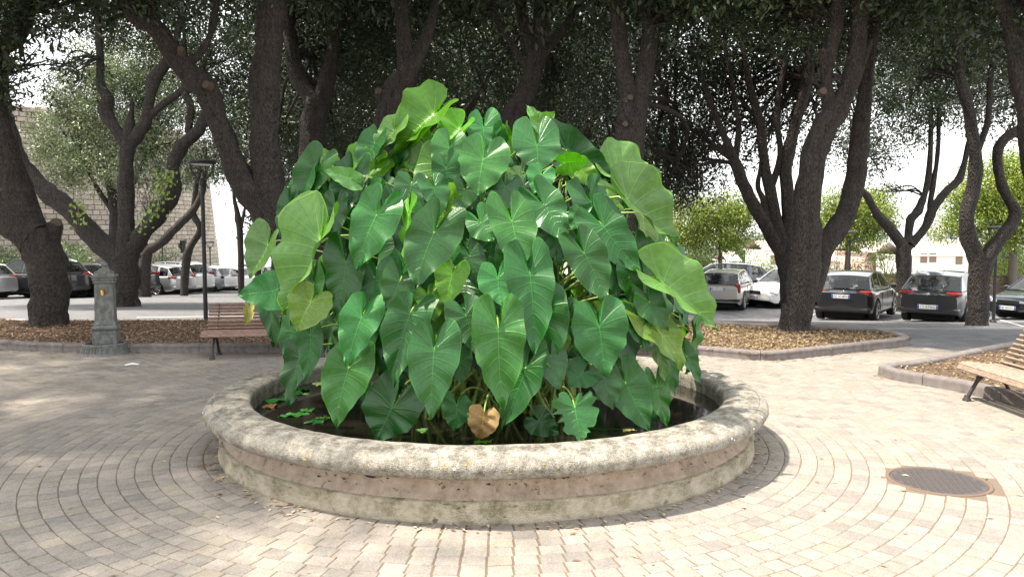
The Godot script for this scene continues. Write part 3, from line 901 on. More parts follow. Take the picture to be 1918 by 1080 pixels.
# how far the lobes reach back past the stalk point where it is unusual (share of the length to the tip)
const LOBES := {1006274: 1.2, 905300: .75, 906240: .95, 841278: .6, 1019384: .62, 959415: .6, 704404: .55, 813436: .56, 813657: .48, 933619: .46, 993515: .45, 933523: .7, 1123613: .6, 734765: 1.0, 901418: .8, 768587: .3, 1077763: .7}
func build_taro():
	var root := thing("taro_plant", "huge clump of green elephant ear leaves filling the round stone basin", "plant", BASIN + Vector3(0, 0.29, 0))
	var o := root.position
	var C := Vector3(BASIN.x, 0.95, BASIN.z)
	var E := Vector3(1.82, 1.56, 1.70)
	rng.seed = 77
	var i := 0
	for L in LEAVES:
		i += 1
		var r := ray(L[0], L[1])
		var k: float = L[6]
		# where the line of sight meets the dome of the plant
		var Es := E * k
		var oo := (Vector3(0, CAM_H, 0) - C) / Es
		var dd := r / Es
		var b := oo.dot(dd)
		var disc := b * b - dd.dot(dd) * (oo.dot(oo) - 1.0)
		var t := (-b - sqrt(maxf(disc, 0.0))) / dd.dot(dd)
		var a := Vector3(0, CAM_H, 0) + r * t
		var lp := Vector2(L[0] - L[2], L[1] - L[3]).length() / FPX * t
		var dt: float = maxf(t - L[7] * lp, 4.86)
		if a.z > -4.87: a = at(L[0], L[1], 4.87)
		var tip := at(L[2], L[3], dt)
		var ax := tip - a
		var n0 := Vector3(0, CAM_H, 0) - a
		n0 = (n0 - ax * n0.dot(ax) / ax.length_squared()).normalized()
		var sv := ax.normalized().cross(n0)
		var ro := deg_to_rad(L[8])
		var nn := n0 * cos(ro) + sv * sin(ro)
		var ln := ax.length()
		var w: float = L[4] / FPX * t / cos(ro) / cos(deg_to_rad(L[9])) * (.92 if L[4] > 60 else 1.0)
		var base := o + Vector3(rng.randf_range(-.75, .75), -0.06, rng.randf_range(-.7, .7))
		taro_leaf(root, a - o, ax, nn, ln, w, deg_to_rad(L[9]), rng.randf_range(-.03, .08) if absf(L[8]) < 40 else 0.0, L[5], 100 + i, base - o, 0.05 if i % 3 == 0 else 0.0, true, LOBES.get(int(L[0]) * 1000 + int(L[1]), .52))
	# torn leaf, dried leaf, wilted leaf
	var ax2 := at(1093, 830, 4.87) - at(1077, 763, 4.95)
	taro_leaf(root, at(1077, 763, 4.95) - o, ax2, Vector3(.1, .2, 1), ax2.length(), .31, .1, .05, 3, 501, Vector3(.4, -.06, .4), 0.33)
	ax2 = at(896, 830, 4.93) - at(906, 781, 4.95)
	taro_leaf(root, at(906, 781, 4.95) - o, ax2, Vector3(.1, .6, 1), ax2.length() * .95, .21, .8, .7, 4, 502, Vector3(.1, -.06, .3), 0.12)
	ax2 = at(459, 612, 6.5) - at(466, 580, 6.5)
	taro_leaf(root, at(466, 580, 6.5) - o, ax2, Vector3(.3, .2, 1), ax2.length(), .09, .7, .1, 5, 503, Vector3(-.6, -.06, .2), 0.3)
	# the leaves behind and inside
	for q in 120:
		var az := rng.randf() * TAU
		var u := rng.randf()
		var k := rng.randf_range(0.5, 0.8)
		if sin(az) < 0.15: k = rng.randf_range(0.7, 1.02)     # the far side shows its outer leaves too
		var el := asin(clampf(u * 1.04 - 0.08, -0.1, 0.95))
		var dir := Vector3(cos(az) * cos(el), sin(el), sin(az) * cos(el))
		var a := C + dir * E * k
		var out := Vector3(dir.x, 0, dir.z).normalized()
		var down := rng.randf_range(0.9, 1.8) - dir.y * 0.4
		var ax := (out * rng.randf_range(.25, .7) + Vector3(rng.randf_range(-.35, .35), -down, rng.randf_range(-.35, .35))).normalized()
		var nn := out + Vector3(rng.randf_range(-.3, .3), .45, rng.randf_range(-.3, .3))
		var ln := rng.randf_range(.27, .5)
		if a.y - ln * 0.9 < 0.33: a.y = 0.33 + ln * 0.9
		var base := o + Vector3(rng.randf_range(-.75, .75), -0.06, rng.randf_range(-.7, .7))
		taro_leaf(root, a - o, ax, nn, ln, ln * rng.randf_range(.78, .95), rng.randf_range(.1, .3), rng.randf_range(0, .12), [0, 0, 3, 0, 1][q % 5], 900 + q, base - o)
	# the hanging layer just under the outer leaves, towards the square
	for q in 74:
		var az := rng.randf_range(-.25, PI + .25)
		var k := rng.randf_range(0.84, 0.95)
		var el := asin(clampf(rng.randf() * .95 - .02, -0.05, 0.9))
		var dir := Vector3(cos(az) * cos(el), sin(el), sin(az) * cos(el))
		var a := C + dir * E * k
		var out := Vector3(dir.x, 0, dir.z).normalized()
		var ax := (out * rng.randf_range(.05, .3) + Vector3(rng.randf_range(-.25, .25), -1.0, rng.randf_range(-.1, .1))).normalized()
		var nn := out + Vector3(rng.randf_range(-.35, .35), .2, rng.randf_range(-.2, .3))
		var ln := rng.randf_range(.3, .48)
		if a.y - ln < 0.31: a.y = 0.31 + ln
		if a.z + ax.z * ln > -4.9: a.z = -4.9 - maxf(ax.z * ln, 0.0)
		var base := o + Vector3(rng.randf_range(-.75, .75), -0.06, rng.randf_range(-.7, .7))
		taro_leaf(root, a - o, ax, nn, ln, ln * rng.randf_range(.68, .82), rng.randf_range(.1, .35), rng.randf_range(-.02, .08), [0, 3, 0, 1, 0, 3][q % 6], 1300 + q, base - o, .05 if q % 4 == 0 else 0.0)
	# old stalks at the water line
	for q in 22:
		var mb := MB.new()
		var az := rng.randf() * TAU
		var p0 := Vector3(cos(az), 0, sin(az)) * rng.randf_range(.2, .9) + Vector3(0, -.06, 0)
		var p1 := p0 + Vector3(rng.randf_range(-.2, .2), rng.randf_range(.5, 1.3), rng.randf_range(-.2, .2)) + Vector3(p0.x, 0, p0.z) * .5
		mb.tube([p0, p0.lerp(p1, .5) + Vector3(0, .08, 0), p1], [.022, .018, .012], 6)
		part(mb, "stalk", M.petiole, root)

# ------------------------------------------------------------------ the basin
func build_basin():
	var t := thing("stone_basin", "wide round weathered stone basin with rolled rim in the middle of the square", "basin", BASIN)
	var seg := 160
	var nz := FastNoiseLite.new()
	nz.seed = 4
	nz.frequency = 1.0
	var parts := [
		["foot", M.stone_foot, [[2.185, -.02], [2.205, .0], [2.2, .02], [2.195, .105], [2.2, .118], [2.19, .128], [2.165, .132]]],
		["band", M.stone_band, [[2.172, .126], [2.16, .14], [2.13, .165], [2.11, .2], [2.115, .24], [2.15, .275], [2.19, .292]]],
		["rim_roll", M.stone_rim, [[2.16, .27], [2.22, .272], [2.262, .285], [2.29, .305], [2.306, .335], [2.302, .365], [2.28, .392], [2.25, .406], [2.237, .405]]],
		["rim_top", M.stone_rim, [[2.24, .398], [2.236, .404], [2.229, .411], [2.2, .42], [2.1, .428], [2.02, .426], [1.975, .414], [1.955, .39], [1.948, .35], [1.95, .2], [1.95, .05]]]]
	for p in parts:
		var mb := MB.new()
		var pr := []
		for q in p[2]: pr.append(Vector2(q[0], q[1]))
		mb.lathe(pr, seg)
		for i in mb.v.size():
			var v := mb.v[i]
			var g := nz.get_noise_3d(v.x * 6.0, v.y * 8.0, v.z * 6.0) * 0.006 + nz.get_noise_3d(v.x * 22.0, v.y * 22.0, v.z * 22.0) * 0.004
			if p[0] == "band": g *= 0.7
			mb.v[i] = v + mb.n[i] * g
		for k in pr.size():       # close the seam
			mb.v[k * (seg + 1) + seg] = mb.v[k * (seg + 1)]
		part(mb, p[0], p[1], t)
	# crumbled plaster and moss on the band, lichen on the rim
	rng.seed = 12
	for q in 110:
		var a := rng.randf() * TAU
		if q < 80: a = rng.randf_range(0.7, 2.2)
		var hh := rng.randf_range(.17, .27)
		if q < 36: hh = rng.randf_range(.235, .285)
		var mb := MB.new()
		var sz := rng.randf_range(.002, .008) * (2.0 if q < 14 else 0.8)
		blot(mb, Vector3(cos(a), 0, sin(a)) * (2.112 + absf(hh - .21) * .62 + .004) + Vector3(0, hh, 0), Vector3(cos(a), 0, sin(a)), sz * rng.randf_range(1.2, 3.0), sz)
		part(mb, "moss_patch", M.moss, t)
	for q in 60:
		var a := rng.randf() * TAU
		var mb := MB.new()
		var e := rng.randf_range(-.3, 1.1)
		var nn := Vector3(cos(a) * cos(e), sin(e), sin(a) * cos(e))
		blot(mb, Vector3(cos(a), 0, sin(a)) * 2.238 + Vector3(0, .338, 0) + nn * .069, nn, rng.randf_range(.005, .016), rng.randf_range(.004, .012))
		part(mb, "lichen_spot", M.lichen if q % 3 else M.paper, t)
	var w := MB.new()
	var ring := []
	for k in 64: ring.append(Vector3(cos(TAU * k / 64), 0, sin(TAU * k / 64)) * 1.96)
	w.flat(ring, Vector3.UP)
	var wo := structure(w, "water", M.water, "dark still water in the round stone basin")
	wo.position = BASIN + Vector3(0, .27, 0)
	# leaf scraps floating on the water
	rng.seed = 5
	for f in [[492, 722, .16, 0], [515, 735, .2, 3], [500, 748, .18, 3], [512, 706, .14, 2], [560, 775, .17, 3], [590, 790, .15, 0], [605, 782, .1, 2], [500, 762, .12, 4], [790, 804, .1, 2], [528, 712, .12, 5], [575, 768, .12, 3], [540, 745, .15, 0], [1255, 745, .06, 5], [1175, 805, .07, 5], [900, 828, .1, 1]]:
		var p := on_level(f[0], f[1], .275)
		var rel := Vector2(p.x - BASIN.x, p.z - BASIN.z)
		if rel.length() > 1.84: rel = rel.normalized() * 1.84
		p = Vector3(BASIN.x + rel.x, .278 + .003 * rng.randf(), BASIN.z + rel.y)
		var fl := thing("floating_leaf", ["green leaf scrap floating by the basin's inner wall", "yellowing leaf scrap floating below the dried leaf", "pale leaf scrap floating on the basin water", "broad green leaf scrap floating on the basin water", "brown leaf scrap floating on the basin water", "whitish leaf scrap floating on the dark water"][f[3]], "leaf", p, rng.randf() * TAU, "leaf scraps floating in the basin")
		taro_leaf(fl, Vector3.ZERO, Vector3(1, 0.02, 0), Vector3.UP, f[2], f[2] * .9, .02, .03, f[3], 700 + int(f[0]), Vector3.ZERO, .2, false)
func blot(mb: MB, p: Vector3, nn: Vector3, rx: float, ry: float):
	var sx := nn.cross(Vector3.UP).normalized()
	var sy := sx.cross(nn)
	var c := mb.vert(p + nn * minf(rx, .006), nn)
	var k := []
	for i in 9:
		var a := TAU * i / 9
		var r := rng.randf_range(.6, 1.25)
		k.append(mb.vert(p + (sx * cos(a) * rx + sy * sin(a) * ry) * r - nn * .002, (nn + sx * cos(a) + sy * sin(a)).normalized()))
	for i in 9: mb.tri(c, k[i], k[(i + 1) % 9])

# ------------------------------------------------------------------ trees
var clumps := []
var total := 0
func leaf_clump(sd: int, count: int, rad: float, ll: float, lw: float) -> ArrayMesh:
	var r := RandomNumberGenerator.new()
	r.seed = sd
	var mb := MB.new()
	for i in count:
		var d := Vector3(r.randfn(), r.randfn() * .8, r.randfn()).normalized()
		var p := d * rad * pow(r.randf(), .5)
		var ax := (d + Vector3(r.randfn(), r.randfn() - .25, r.randfn()) * .7).normalized()
		var nn := (Vector3.UP + Vector3(r.randfn(), r.randfn(), r.randfn()) * .6)
		nn = (nn - ax * nn.dot(ax)).normalized()
		var s := ax.cross(nn)
		var L := ll * r.randf_range(.7, 1.25)
		var g := r.randf_range(.8, 1.2)
		var c := Color(g, g, g)
		var k := []
		for q in [[0, 0, 0], [.45, -.5, .10], [1.0, 0, -.06], [.45, .5, .10]]:
			k.append(mb.vert(p + ax * q[0] * L + s * q[1] * lw + nn * q[2] * lw * 2.0, (nn + s * q[1] * .7).normalized(), Vector2.ZERO, c))
		mb.tri(k[0], k[1], k[2])
		mb.tri(k[0], k[2], k[3])
	return mb.mesh()
func spread(pts: Array, sub := 4) -> Array:      # [Vector3, radius] list made smooth
	var out := []
	for i in pts.size() - 1:
		for j in sub:
			var u := float(j) / sub
			var a: Array = pts[maxi(i - 1, 0)]
			var b: Array = pts[i]
			var c: Array = pts[i + 1]
			var d: Array = pts[mini(i + 2, pts.size() - 1)]
			out.append([b[0].cubic_interpolate(c[0], a[0], d[0], u), lerpf(b[1], c[1], u)])
	out.append(pts[-1])
	return out
func limb(mb: MB, pts: Array, sides := 12, amp := .32):
	if pts.size() > 3 and pts[-1][1] > .03 and pts[0][1] < .7:        # let the end taper out
		var e: Array = pts[-1]
		var dl: Vector3 = e[0] - pts[-2][0]
		if pts[-1][1] < pts[0][1] * .75: pts = pts + [[e[0] + dl.normalized() * .5 + Vector3(0, .1, 0), e[1] * .6], [e[0] + dl.normalized() * 1.0 + Vector3(0, .3, 0), e[1] * .15]]
	var s := spread(pts)
	var p := []
	var r := []
	for q in s:
		p.append(q[0])
		r.append(q[1])
	mb.tube(p, r, sides, Color.WHITE, N3, amp)
# limbs: lists of [x, y, half width, depth shift] in photo pixels; blobs: [x, y, depth, rx, ry, rz (m), density]
func tree(called: String, label: String, d: float, base_h: float, limbs: Array, blobs: Array, tone: Color, dens := 9.0, cs := 1.0, lit := false, bark: Material = null, group := "", cutends := [], twigs := true):
	var f0: Array = limbs[0][0]
	var root_p := at(f0[0], f0[1], d)
	root_p.y = gy(root_p.x, root_p.z) + base_h - .06
	var t := thing(called, label, "tree", root_p, 0.0, group)
	var mb := MB.new()
	var tips := []
	var first := true
	for L in limbs:
		var pts := []
		for q in L:
			var dd: float = d + (q[3] if q.size() > 3 else 0.0)
			pts.append([at(q[0], q[1], dd) - root_p, q[2] / FPX * dd * .9])
		if first:
			pts[0][0] = Vector3.ZERO
			# root flare
			var r0: float = pts[0][1]
			for k in 5:
				var a := TAU * k / 5 + d
				limb(mb, [[Vector3(cos(a) * r0 * 1.15, -.08, sin(a) * r0 * 1.15), r0 * .16], [Vector3(cos(a) * r0 * .72, .10, sin(a) * r0 * .72), r0 * .26], [Vector3(cos(a) * r0 * .45, .5, sin(a) * r0 * .45), r0 * .3]], 8, .15)
			first = false
		limb(mb, pts, 14 if pts[0][1] > .12 else 8)
		tips.append([pts[-1][0], pts[-1][1], (pts[-1][0] - pts[-2][0]).normalized()])
		if pts.size() > 4: tips.append([pts[-3][0], pts[-3][1] * .7, (pts[-3][0] - pts[-4][0]).normalized()])
	var r := RandomNumberGenerator.new()
	r.seed = int(d * 100) + limbs.size() * 7 + int(f0[0])
	var xf := [[], [], []]
	var cl := [[], [], []]
	for b in blobs:
		var c := at(b[0], b[1], b[2]) - root_p
		var R := Vector3(b[3], b[4], b[5])
		# thin boughs into the blob
		if twigs:
			var best: Array = tips[0]
			for q in tips:
				if q[0].distance_to(c) < best[0].distance_to(c): best = q
			var nb := 9 if b[2] < 26 else 4
			for i in nb:
				var u := Vector3(r.randfn(), r.randfn(), r.randfn()).normalized() * pow(r.randf(), .4) * .85
				var e := c + u * R
				var m0: Vector3 = best[0]
				var l := m0.distance_to(e)
				var q1: Vector3 = m0.lerp(e, .35) + best[2] * l * .14 + Vector3(r.randfn(), r.randfn(), r.randfn()) * l * .06
				var q2: Vector3 = m0.lerp(e, .7) + Vector3(r.randfn(), r.randfn(), r.randfn()) * l * .06
				var rr := clampf(best[1] * .45, .012, .06)
				limb(mb, [[m0, rr], [q1, rr * .75], [q2, rr * .45], [e, rr * .15]], 5, .1)
				for w in 3:
					var e2 := q2.lerp(e, r.randf()) + Vector3(r.randfn(), absf(r.randfn()), r.randfn()) * .55
					limb(mb, [[q1.lerp(q2, r.randf_range(.3, 1.)), rr * .4], [q2.lerp(e2, .5), rr * .28], [e2, .004]], 4, .0)
		var bs: float = cs * (1.7 if b[1] < -70 else 1.0)      # crowns far above the view only give shade
		var n := int(4.19 * R.x * R.y * R.z * dens * (b[6] if b.size() > 6 else 1.0) / (bs * cs))
		for i in n:
			var u := Vector3(r.randfn(), r.randfn(), r.randfn()).normalized()
			u *= pow(r.randf(), .36) * (1.0 + .35 * N3.get_noise_3d(u.x * 90. + c.x * 30., u.y * 90. + c.y * 30., u.z * 90. + c.z * 30.))
			var p := c + u * R
			# uneven: leave hollows between the sprays
			if N3.get_noise_3d((p.x + root_p.x) * 62., (p.y) * 62., (p.z + root_p.z) * 62.) < -.12: continue
			var k := r.randi() % 3
			xf[k].append(Transform3D(Basis.from_euler(Vector3(r.randf_range(-.5, .5), r.randf() * TAU, r.randf_range(-.5, .5))).scaled(Vector3.ONE * bs * r.randf_range(.75, 1.25)), p))
			var g := r.randf_range(.75, 1.25)
			cl[k].append(Color(tone.r * g * r.randf_range(.9, 1.15), tone.g * g, tone.b * g * r.randf_range(.85, 1.15)))
	part(mb, "trunk", bark if bark else M.bark, t)
	for ce in cutends:
		var cm := MB.new()
		var p := at(ce[0], ce[1], d + ce[3]) - root_p
		var nn := Vector3(ce[4], ce[5], 1.0).normalized()
		var sx := nn.cross(Vector3.UP).normalized()
		var rad: float = ce[2] / FPX * d * .75
		var ring := []
		for i in 14:
			var a := TAU * i / 14
			ring.append(p + (sx * cos(a) + sx.cross(nn) * sin(a)) * rad)
		cm.tube([p - nn * .12, p, p + nn * .01], [rad * 1.25, rad * 1.15, rad], 12)
		part(cm, "cut_stub", M.cut_wood, t)
	var any := false
	for k in 3:
		if xf[k].size(): any = true
	total += xf[0].size() + xf[1].size() + xf[2].size()
	if any:
		var crown := Node3D.new()
		crown.name = "crown"
		t.add_child(crown, true)
		for k in 3:
			if xf[k].size(): multi(clumps[k], xf[k], cl[k], "foliage", M.leaf_lit if lit else M.leaf_dark, crown).set_meta("kind", "stuff")
	return t
func shrub(label: String, p: Vector3, R: Vector3, tone: Color, cs: float, dens: float, sd: int, group := "", category := "shrub"):
	var t := thing("shrub", label, category, p, 0.0, group)
	var r := RandomNumberGenerator.new()
	r.seed = sd
	var mb := MB.new()
	for i in 7:
		var e := Vector3(r.randfn() * R.x * .5, R.y * r.randf_range(.9, 1.6), r.randfn() * R.z * .4)
		limb(mb, [[Vector3(r.randfn() * .1, -.1, r.randfn() * .1), .03], [e * .5 + Vector3(r.randfn() * .1, .1, 0), .02], [e, .006]], 5, .1)
	part(mb, "stems", M.bark, t)
	var xf := [[], [], []]
	var cl := [[], [], []]
	var n := int(4.19 * R.x * R.y * R.z * dens / (cs * cs))
	for i in n:
		var u := Vector3(r.randfn(), r.randfn(), r.randfn()).normalized()
		u *= pow(r.randf(), .35) * (1.0 + .6 * N3.get_noise_3d(u.x * 60. + sd * 31., u.y * 60., u.z * 60.))
		var q := u * R + Vector3(0, R.y * .9, 0)
		if q.y < .02: continue
		var k := r.randi() % 3
		xf[k].append(Transform3D(Basis.from_euler(Vector3(r.randf_range(-.5, .5), r.randf() * TAU, r.randf_range(-.5, .5))).scaled(Vector3.ONE * cs * r.randf_range(.7, 1.3)), q))
		var g := r.randf_range(.7, 1.3)
		cl[k].append(Color(tone.r * g * r.randf_range(.85, 1.25), tone.g * g, tone.b * g))
	var crown := Node3D.new()
	crown.name = "leaves"
	t.add_child(crown, true)
	for k in 3:
		if xf[k].size(): multi(clumps[k], xf[k], cl[k], "foliage", M.leaf_lit, crown).set_meta("kind", "stuff")

func build_trees():
	N3 = FastNoiseLite.new()
	N3.seed = 9
	N3.frequency = .02
	for k in 3: clumps.append(leaf_clump(40 + k, 58, .36, .105, .042))
	var OAK := Color(.042, .068, .028)
	var OAK2 := Color(.055, .085, .035)
	# the thick hollow trunk in the left bed
	tree("oak_tree", "thick forked evergreen trunk with a sawn stub in the mulch beside the drinking fountain", 14.2, .08, [
		[[92, 617, 40], [94, 580, 36], [90, 530, 34], [82, 485, 36], [62, 440, 42]],
		[[66, 450, 42], [12, 405, 40], [-50, 365, 36], [-110, 250, 30], [-150, 60, 24], [-170, -150, 18]],
		[[60, 448, 40], [34, 370, 30], [16, 300, 22], [4, 235, 19], [-14, 170, 17], [-24, 60, 14], [-10, -80, 11]],
		[[78, 470, 30], [96, 436, 18], [103, 420, 13]],
		[[-60, 150, 18], [-10, 96, 16], [30, 70, 17], [47, 25, 16], [50, -50, 14], [70, -160, 9]]],
		[[40, 110, 14.2, 1.3, .8, 1.2, .65], [120, -20, 14.0, 1.5, .7, 1.5, .7], [-160, 60, 14, 2.2, 1.6, 2], [60, -160, 13.4, 3.0, 1.5, 2.6], [-150, -260, 12, 3.2, 2.0, 3.0, .6], [150, -330, 11.4, 2.6, 1.6, 2.8, .5], [-60, -560, 9.6, 3.0, 1.8, 2.6, .45]],
		OAK, 9.0, 1.0, false, null, "evergreen trees round the square", [[104, 417, 12, 0., .5, .6]])
	# a neighbour standing left of the view, its crown shades the left of the square
	tree("oak_tree", "evergreen tree at the edge of the square whose crown overhangs the left paving", 6.2, .0, [
		[[-760, 850, 105], [-750, 700, 90], [-730, 440, 80], [-690, 200, 70]],
		[[-690, 210, 60], [-500, -60, 45], [-300, -400, 35]], [[-690, 210, 60], [-800, -100, 45], [-820, -500, 35]]],
		[[-700, -700, 6.5, 2.4, 1.5, 2.6], [-430, -800, 6.4, 2.2, 1.2, 2.6], [-900, -900, 4.2, 2.2, 1.4, 2.2], [-400, -900, 8.5, 2.8, 1.6, 2.6], [-1300, -1300, 4.2, 2.2, 1.2, 2.0], [-120, -560, 9.6, 2.4, 1.4, 2.4], [-846, -430, 9.0, 2.8, 1.5, 2.6]],
		OAK, 2.8, 1.0, false, null, "evergreen trees round the square")
	# the many-limbed tree in the drive
	tree("oak_tree", "dark tree with three sinuous limbs standing in the asphalt drive", 24.0, .0, [
		[[232, 580, 34], [233, 556, 27], [233, 520, 26], [231, 478, 28]],
		[[226, 490, 24], [190, 460, 22], [150, 415, 20], [110, 375, 20], [70, 345, 18], [40, 310, 17], [26, 275, 15], [10, 215, 13], [4, 160, 12], [8, 80, 10], [20, 0, 8]],
		[[235, 482, 24], [237, 420, 17], [235, 350, 15], [236, 300, 14], [240, 266, 15]],
		[[238, 276, 13], [215, 240, 12], [196, 207, 14], [201, 185, 13], [187, 158, 10], [187, 110, 7], [183, 50, 6], [178, -20, 5]],
		[[240, 270, 14], [268, 237, 14], [278, 200, 10], [288, 150, 12], [308, 120, 10], [330, 72, 7], [345, 0, 5]],
		[[276, 222, 9], [305, 195, 8], [336, 172, 7], [365, 140, 5]],
		[[240, 472, 20], [270, 430, 17], [300, 395, 18], [327, 352, 15], [323, 310, 13], [340, 272, 13], [372, 242, 12], [387, 205, 9], [372, 172, 8], [347, 160, 7], [345, 90, 5]],
		[[352, 250, 8], [357, 200, 8], [345, 170, 8], [352, 120, 6]]],
		[[180, 30, 25, 1.9, 1.0, 2., .9], [330, 50, 25, 2.2, 1.4, 2., 1.], [270, 40, 26, 2.0, 1.2, 2., .9], [440, 160, 27, 1.4, 2.2, 1.8], [455, 300, 27, .9, 1.0, 1.2], [40, 30, 24, 1.4, .8, 1.6, .4], [300, -80, 24, 3.5, 1.6, 3.], [100, -90, 24, 3., 1.2, 3.], [-120, -90, 24, 3.4, 2.0, 3.], [-60, -260, 24, 4., 2., 3.], [180, -260, 24, 4., 2., 3.], [110, 150, 23, .8, .5, .8, .5], [410, 130, 25, 1.5, 1.6, 1.6]],
		OAK2, 7.0, 1.1, false, null, "evergreen trees round the square")
	# big trunk behind the left of the plant, one limb reaching left
	tree("oak_tree", "tall grey trunk with a crooked limb rising behind the left of the plant", 14.0, .08, [
		[[560, 612, 52], [552, 540, 46], [533, 460, 41], [513, 400, 34], [500, 330, 29], [494, 250, 28], [499, 150, 30], [506, 60, 29], [509, 0, 28], [513, -140, 24], [510, -300, 16]],
		[[540, 475, 36], [502, 405, 29], [462, 352, 28], [434, 300, 23], [417, 250, 22], [400, 202, 25], [384, 165, 26], [350, 130, 22], [316, 90, 18], [290, 52, 18], [262, 36, 17], [244, 8, 15], [236, -50, 13], [210, -160, 9]],
		[[345, 118, 14], [368, 106, 9], [387, 80, 8], [400, 40, 7], [407, -20, 5]], [[292, 50, 13], [285, 14, 10], [278, -40, 8]]],
		[[330, -60, 14, 2.0, .8, 2.0], [520, -190, 14, 3.0, 1.3, 2.6], [220, -230, 13.6, 2.2, 1.2, 2.2], [430, -330, 13., 3.4, 1.6, 3.]],
		OAK, 9.0, 1.0, false, null, "evergreen trees round the square", [[385, 158, 9, -.36, -.3, .2], [338, 92, 8, -.2, .3, .5]])
	# grove behind the plant
	tree("oak_tree", "forked dark trunk in the grove behind the plant beside the tall grey trunk", 18.0, .0, [
		[[600, 612, 34], [592, 450, 30], [586, 330, 27], [586, 230, 26], [596, 188, 28]],
		[[594, 196, 22], [562, 150, 18], [546, 100, 16], [540, 0, 13], [535, -100, 10]], [[600, 194, 22], [618, 125, 15], [628, 60, 13], [641, -10, 11], [650, -120, 8]]],
		[[600, 30, 19, 2.4, 1.4, 2.], [640, -100, 18, 3.2, 1.5, 3.], [560, 250, 22, 1.8, 1.6, 1.8], [660, 180, 22, 2.2, 1.8, 2.]], OAK, 9.0, 1.1, false, null, "evergreen trees round the square")
	tree("oak_tree", "trunk with a pale sawn stub bending right behind the plant top", 16.0, .0, [
		[[715, 610, 32], [718, 350, 27], [722, 230, 24], [741, 170, 24], [765, 132, 22]],
		[[764, 140, 19], [755, 60, 17], [750, 0, 16], [745, -90, 13]], [[766, 140, 18], [800, 72, 13], [817, 0, 9], [830, -90, 7]], [[728, 196, 18], [712, 178, 12], [706, 171, 10]]],
		[[740, -110, 16, 2.6, 1.2, 2.4], [850, -60, 16.5, 2.0, 1.1, 2.], [700, 80, 20, 2.0, 1.6, 1.8]], OAK, 9.0, 1.0, false, null, "evergreen trees round the square", [[706, 170, 8, -.1, -.9, .3]])
	tree("oak_tree", "leaning trunk fanning into many boughs straight behind the plant top", 17.0, .0, [
		[[920, 610, 32], [945, 270, 22], [984, 180, 21], [1005, 118, 21]],
		[[1004, 122, 15], [985, 60, 12], [974, 0, 10], [960, -80, 8]], [[1006, 116, 14], [1012, 40, 13], [1015, -40, 11]], [[1010, 114, 11], [1050, 62, 9], [1080, 10, 8], [1110, -60, 6]], [[998, 140, 9], [950, 70, 7], [920, 10, 6]]],
		[[1000, -80, 17, 3.0, 1.3, 2.6], [930, 60, 21, 2.2, 1.7, 2.], [1060, 130, 22, 2.2, 1.8, 2.], [880, 170, 24, 2.4, 1.9, 2.], [1000, 240, 25, 2.6, 1.8, 2.]], OAK, 9.0, 1.1, false, null, "evergreen trees round the square")
	tree("oak_tree", "double-stemmed trunk with bare knots rising behind the right of the plant", 15.0, .0, [
		[[1178, 612, 36], [1178, 400, 30], [1181, 260, 28], [1188, 185, 30]],
		[[1180, 205, 21], [1166, 120, 18], [1160, 50, 17], [1157, -40, 16], [1150, -160, 12]], [[1195, 198, 19], [1214, 105, 17], [1216, 50, 14], [1200, 0, 11], [1195, -90, 8]]],
		[[1150, -120, 15, 2.6, 1.2, 2.4], [1290, 20, 14.6, 1.3, .75, 1.2], [1120, 60, 20, 1.8, 1.8, 1.8], [1330, -80, 14.5, 2.0, 1.0, 2.], [1270, 190, 21, 1.7, 1.7, 1.6], [1250, 330, 23, 1.3, 1.1, 1.4]], OAK, 9.0, 1.0, false, null, "evergreen trees round the square", [[1181, 182, 6, -.36, 0., 0.], [1172, 232, 6, -.36, 0., 0.]])
	tree("oak_tree", "slim broken trunk deep in the grove behind the plant", 24.0, .0, [
		[[1095, 600, 14], [1095, 300, 12], [1108, 230, 10], [1112, 200, 9]], [[1108, 220, 7], [1095, 150, 5], [1090, 60, 4]], [[1112, 210, 6], [1135, 165, 5], [1150, 60, 4]]],
		[[1100, 20, 27, 3., 2.2, 2.], [1180, 300, 29, 2.6, 2., 2.], [1080, 330, 30, 3., 2.2, 2.], [960, 130, 30, 3.4, 3., 2.]], OAK, 8.0, 1.25, false, null, "evergreen trees round the square")
	# a further row closes the grove
	for q in [[640, 27, "dark evergreen trunk at the back of the grove between the forked pair"], [820, 29, "slender evergreen trunk at the back of the grove behind the leaning top leaf"], [905, 32, "distant evergreen trunk in the dark middle of the grove"], [1040, 33, "distant evergreen trunk near the broken slim one"]]:
		var X: float = q[0]
		tree("oak_tree", q[2], q[1], .0, [[[X, 575, 15], [X + 4, 400, 13], [X - 6, 300, 12], [X + 4, 220, 11]], [[X + 4, 228, 8], [X - 20, 130, 6], [X - 26, 20, 5]], [[X + 4, 228, 8], [X + 30, 120, 6], [X + 34, 10, 5]]],
			[[X, 40, q[1], 3.4, 2.6, 2.6], [X - 70, 190, q[1] + 1., 2.6, 2.2, 2.], [X + 70, 240, q[1] + 1., 2.6, 2.2, 2.], [X, 340, q[1] + 2., 2.6, 1.7, 2.], [X, -110, q[1], 4., 2., 3.]], OAK, 7.0, 1.35, false, null, "evergreen trees round the square")
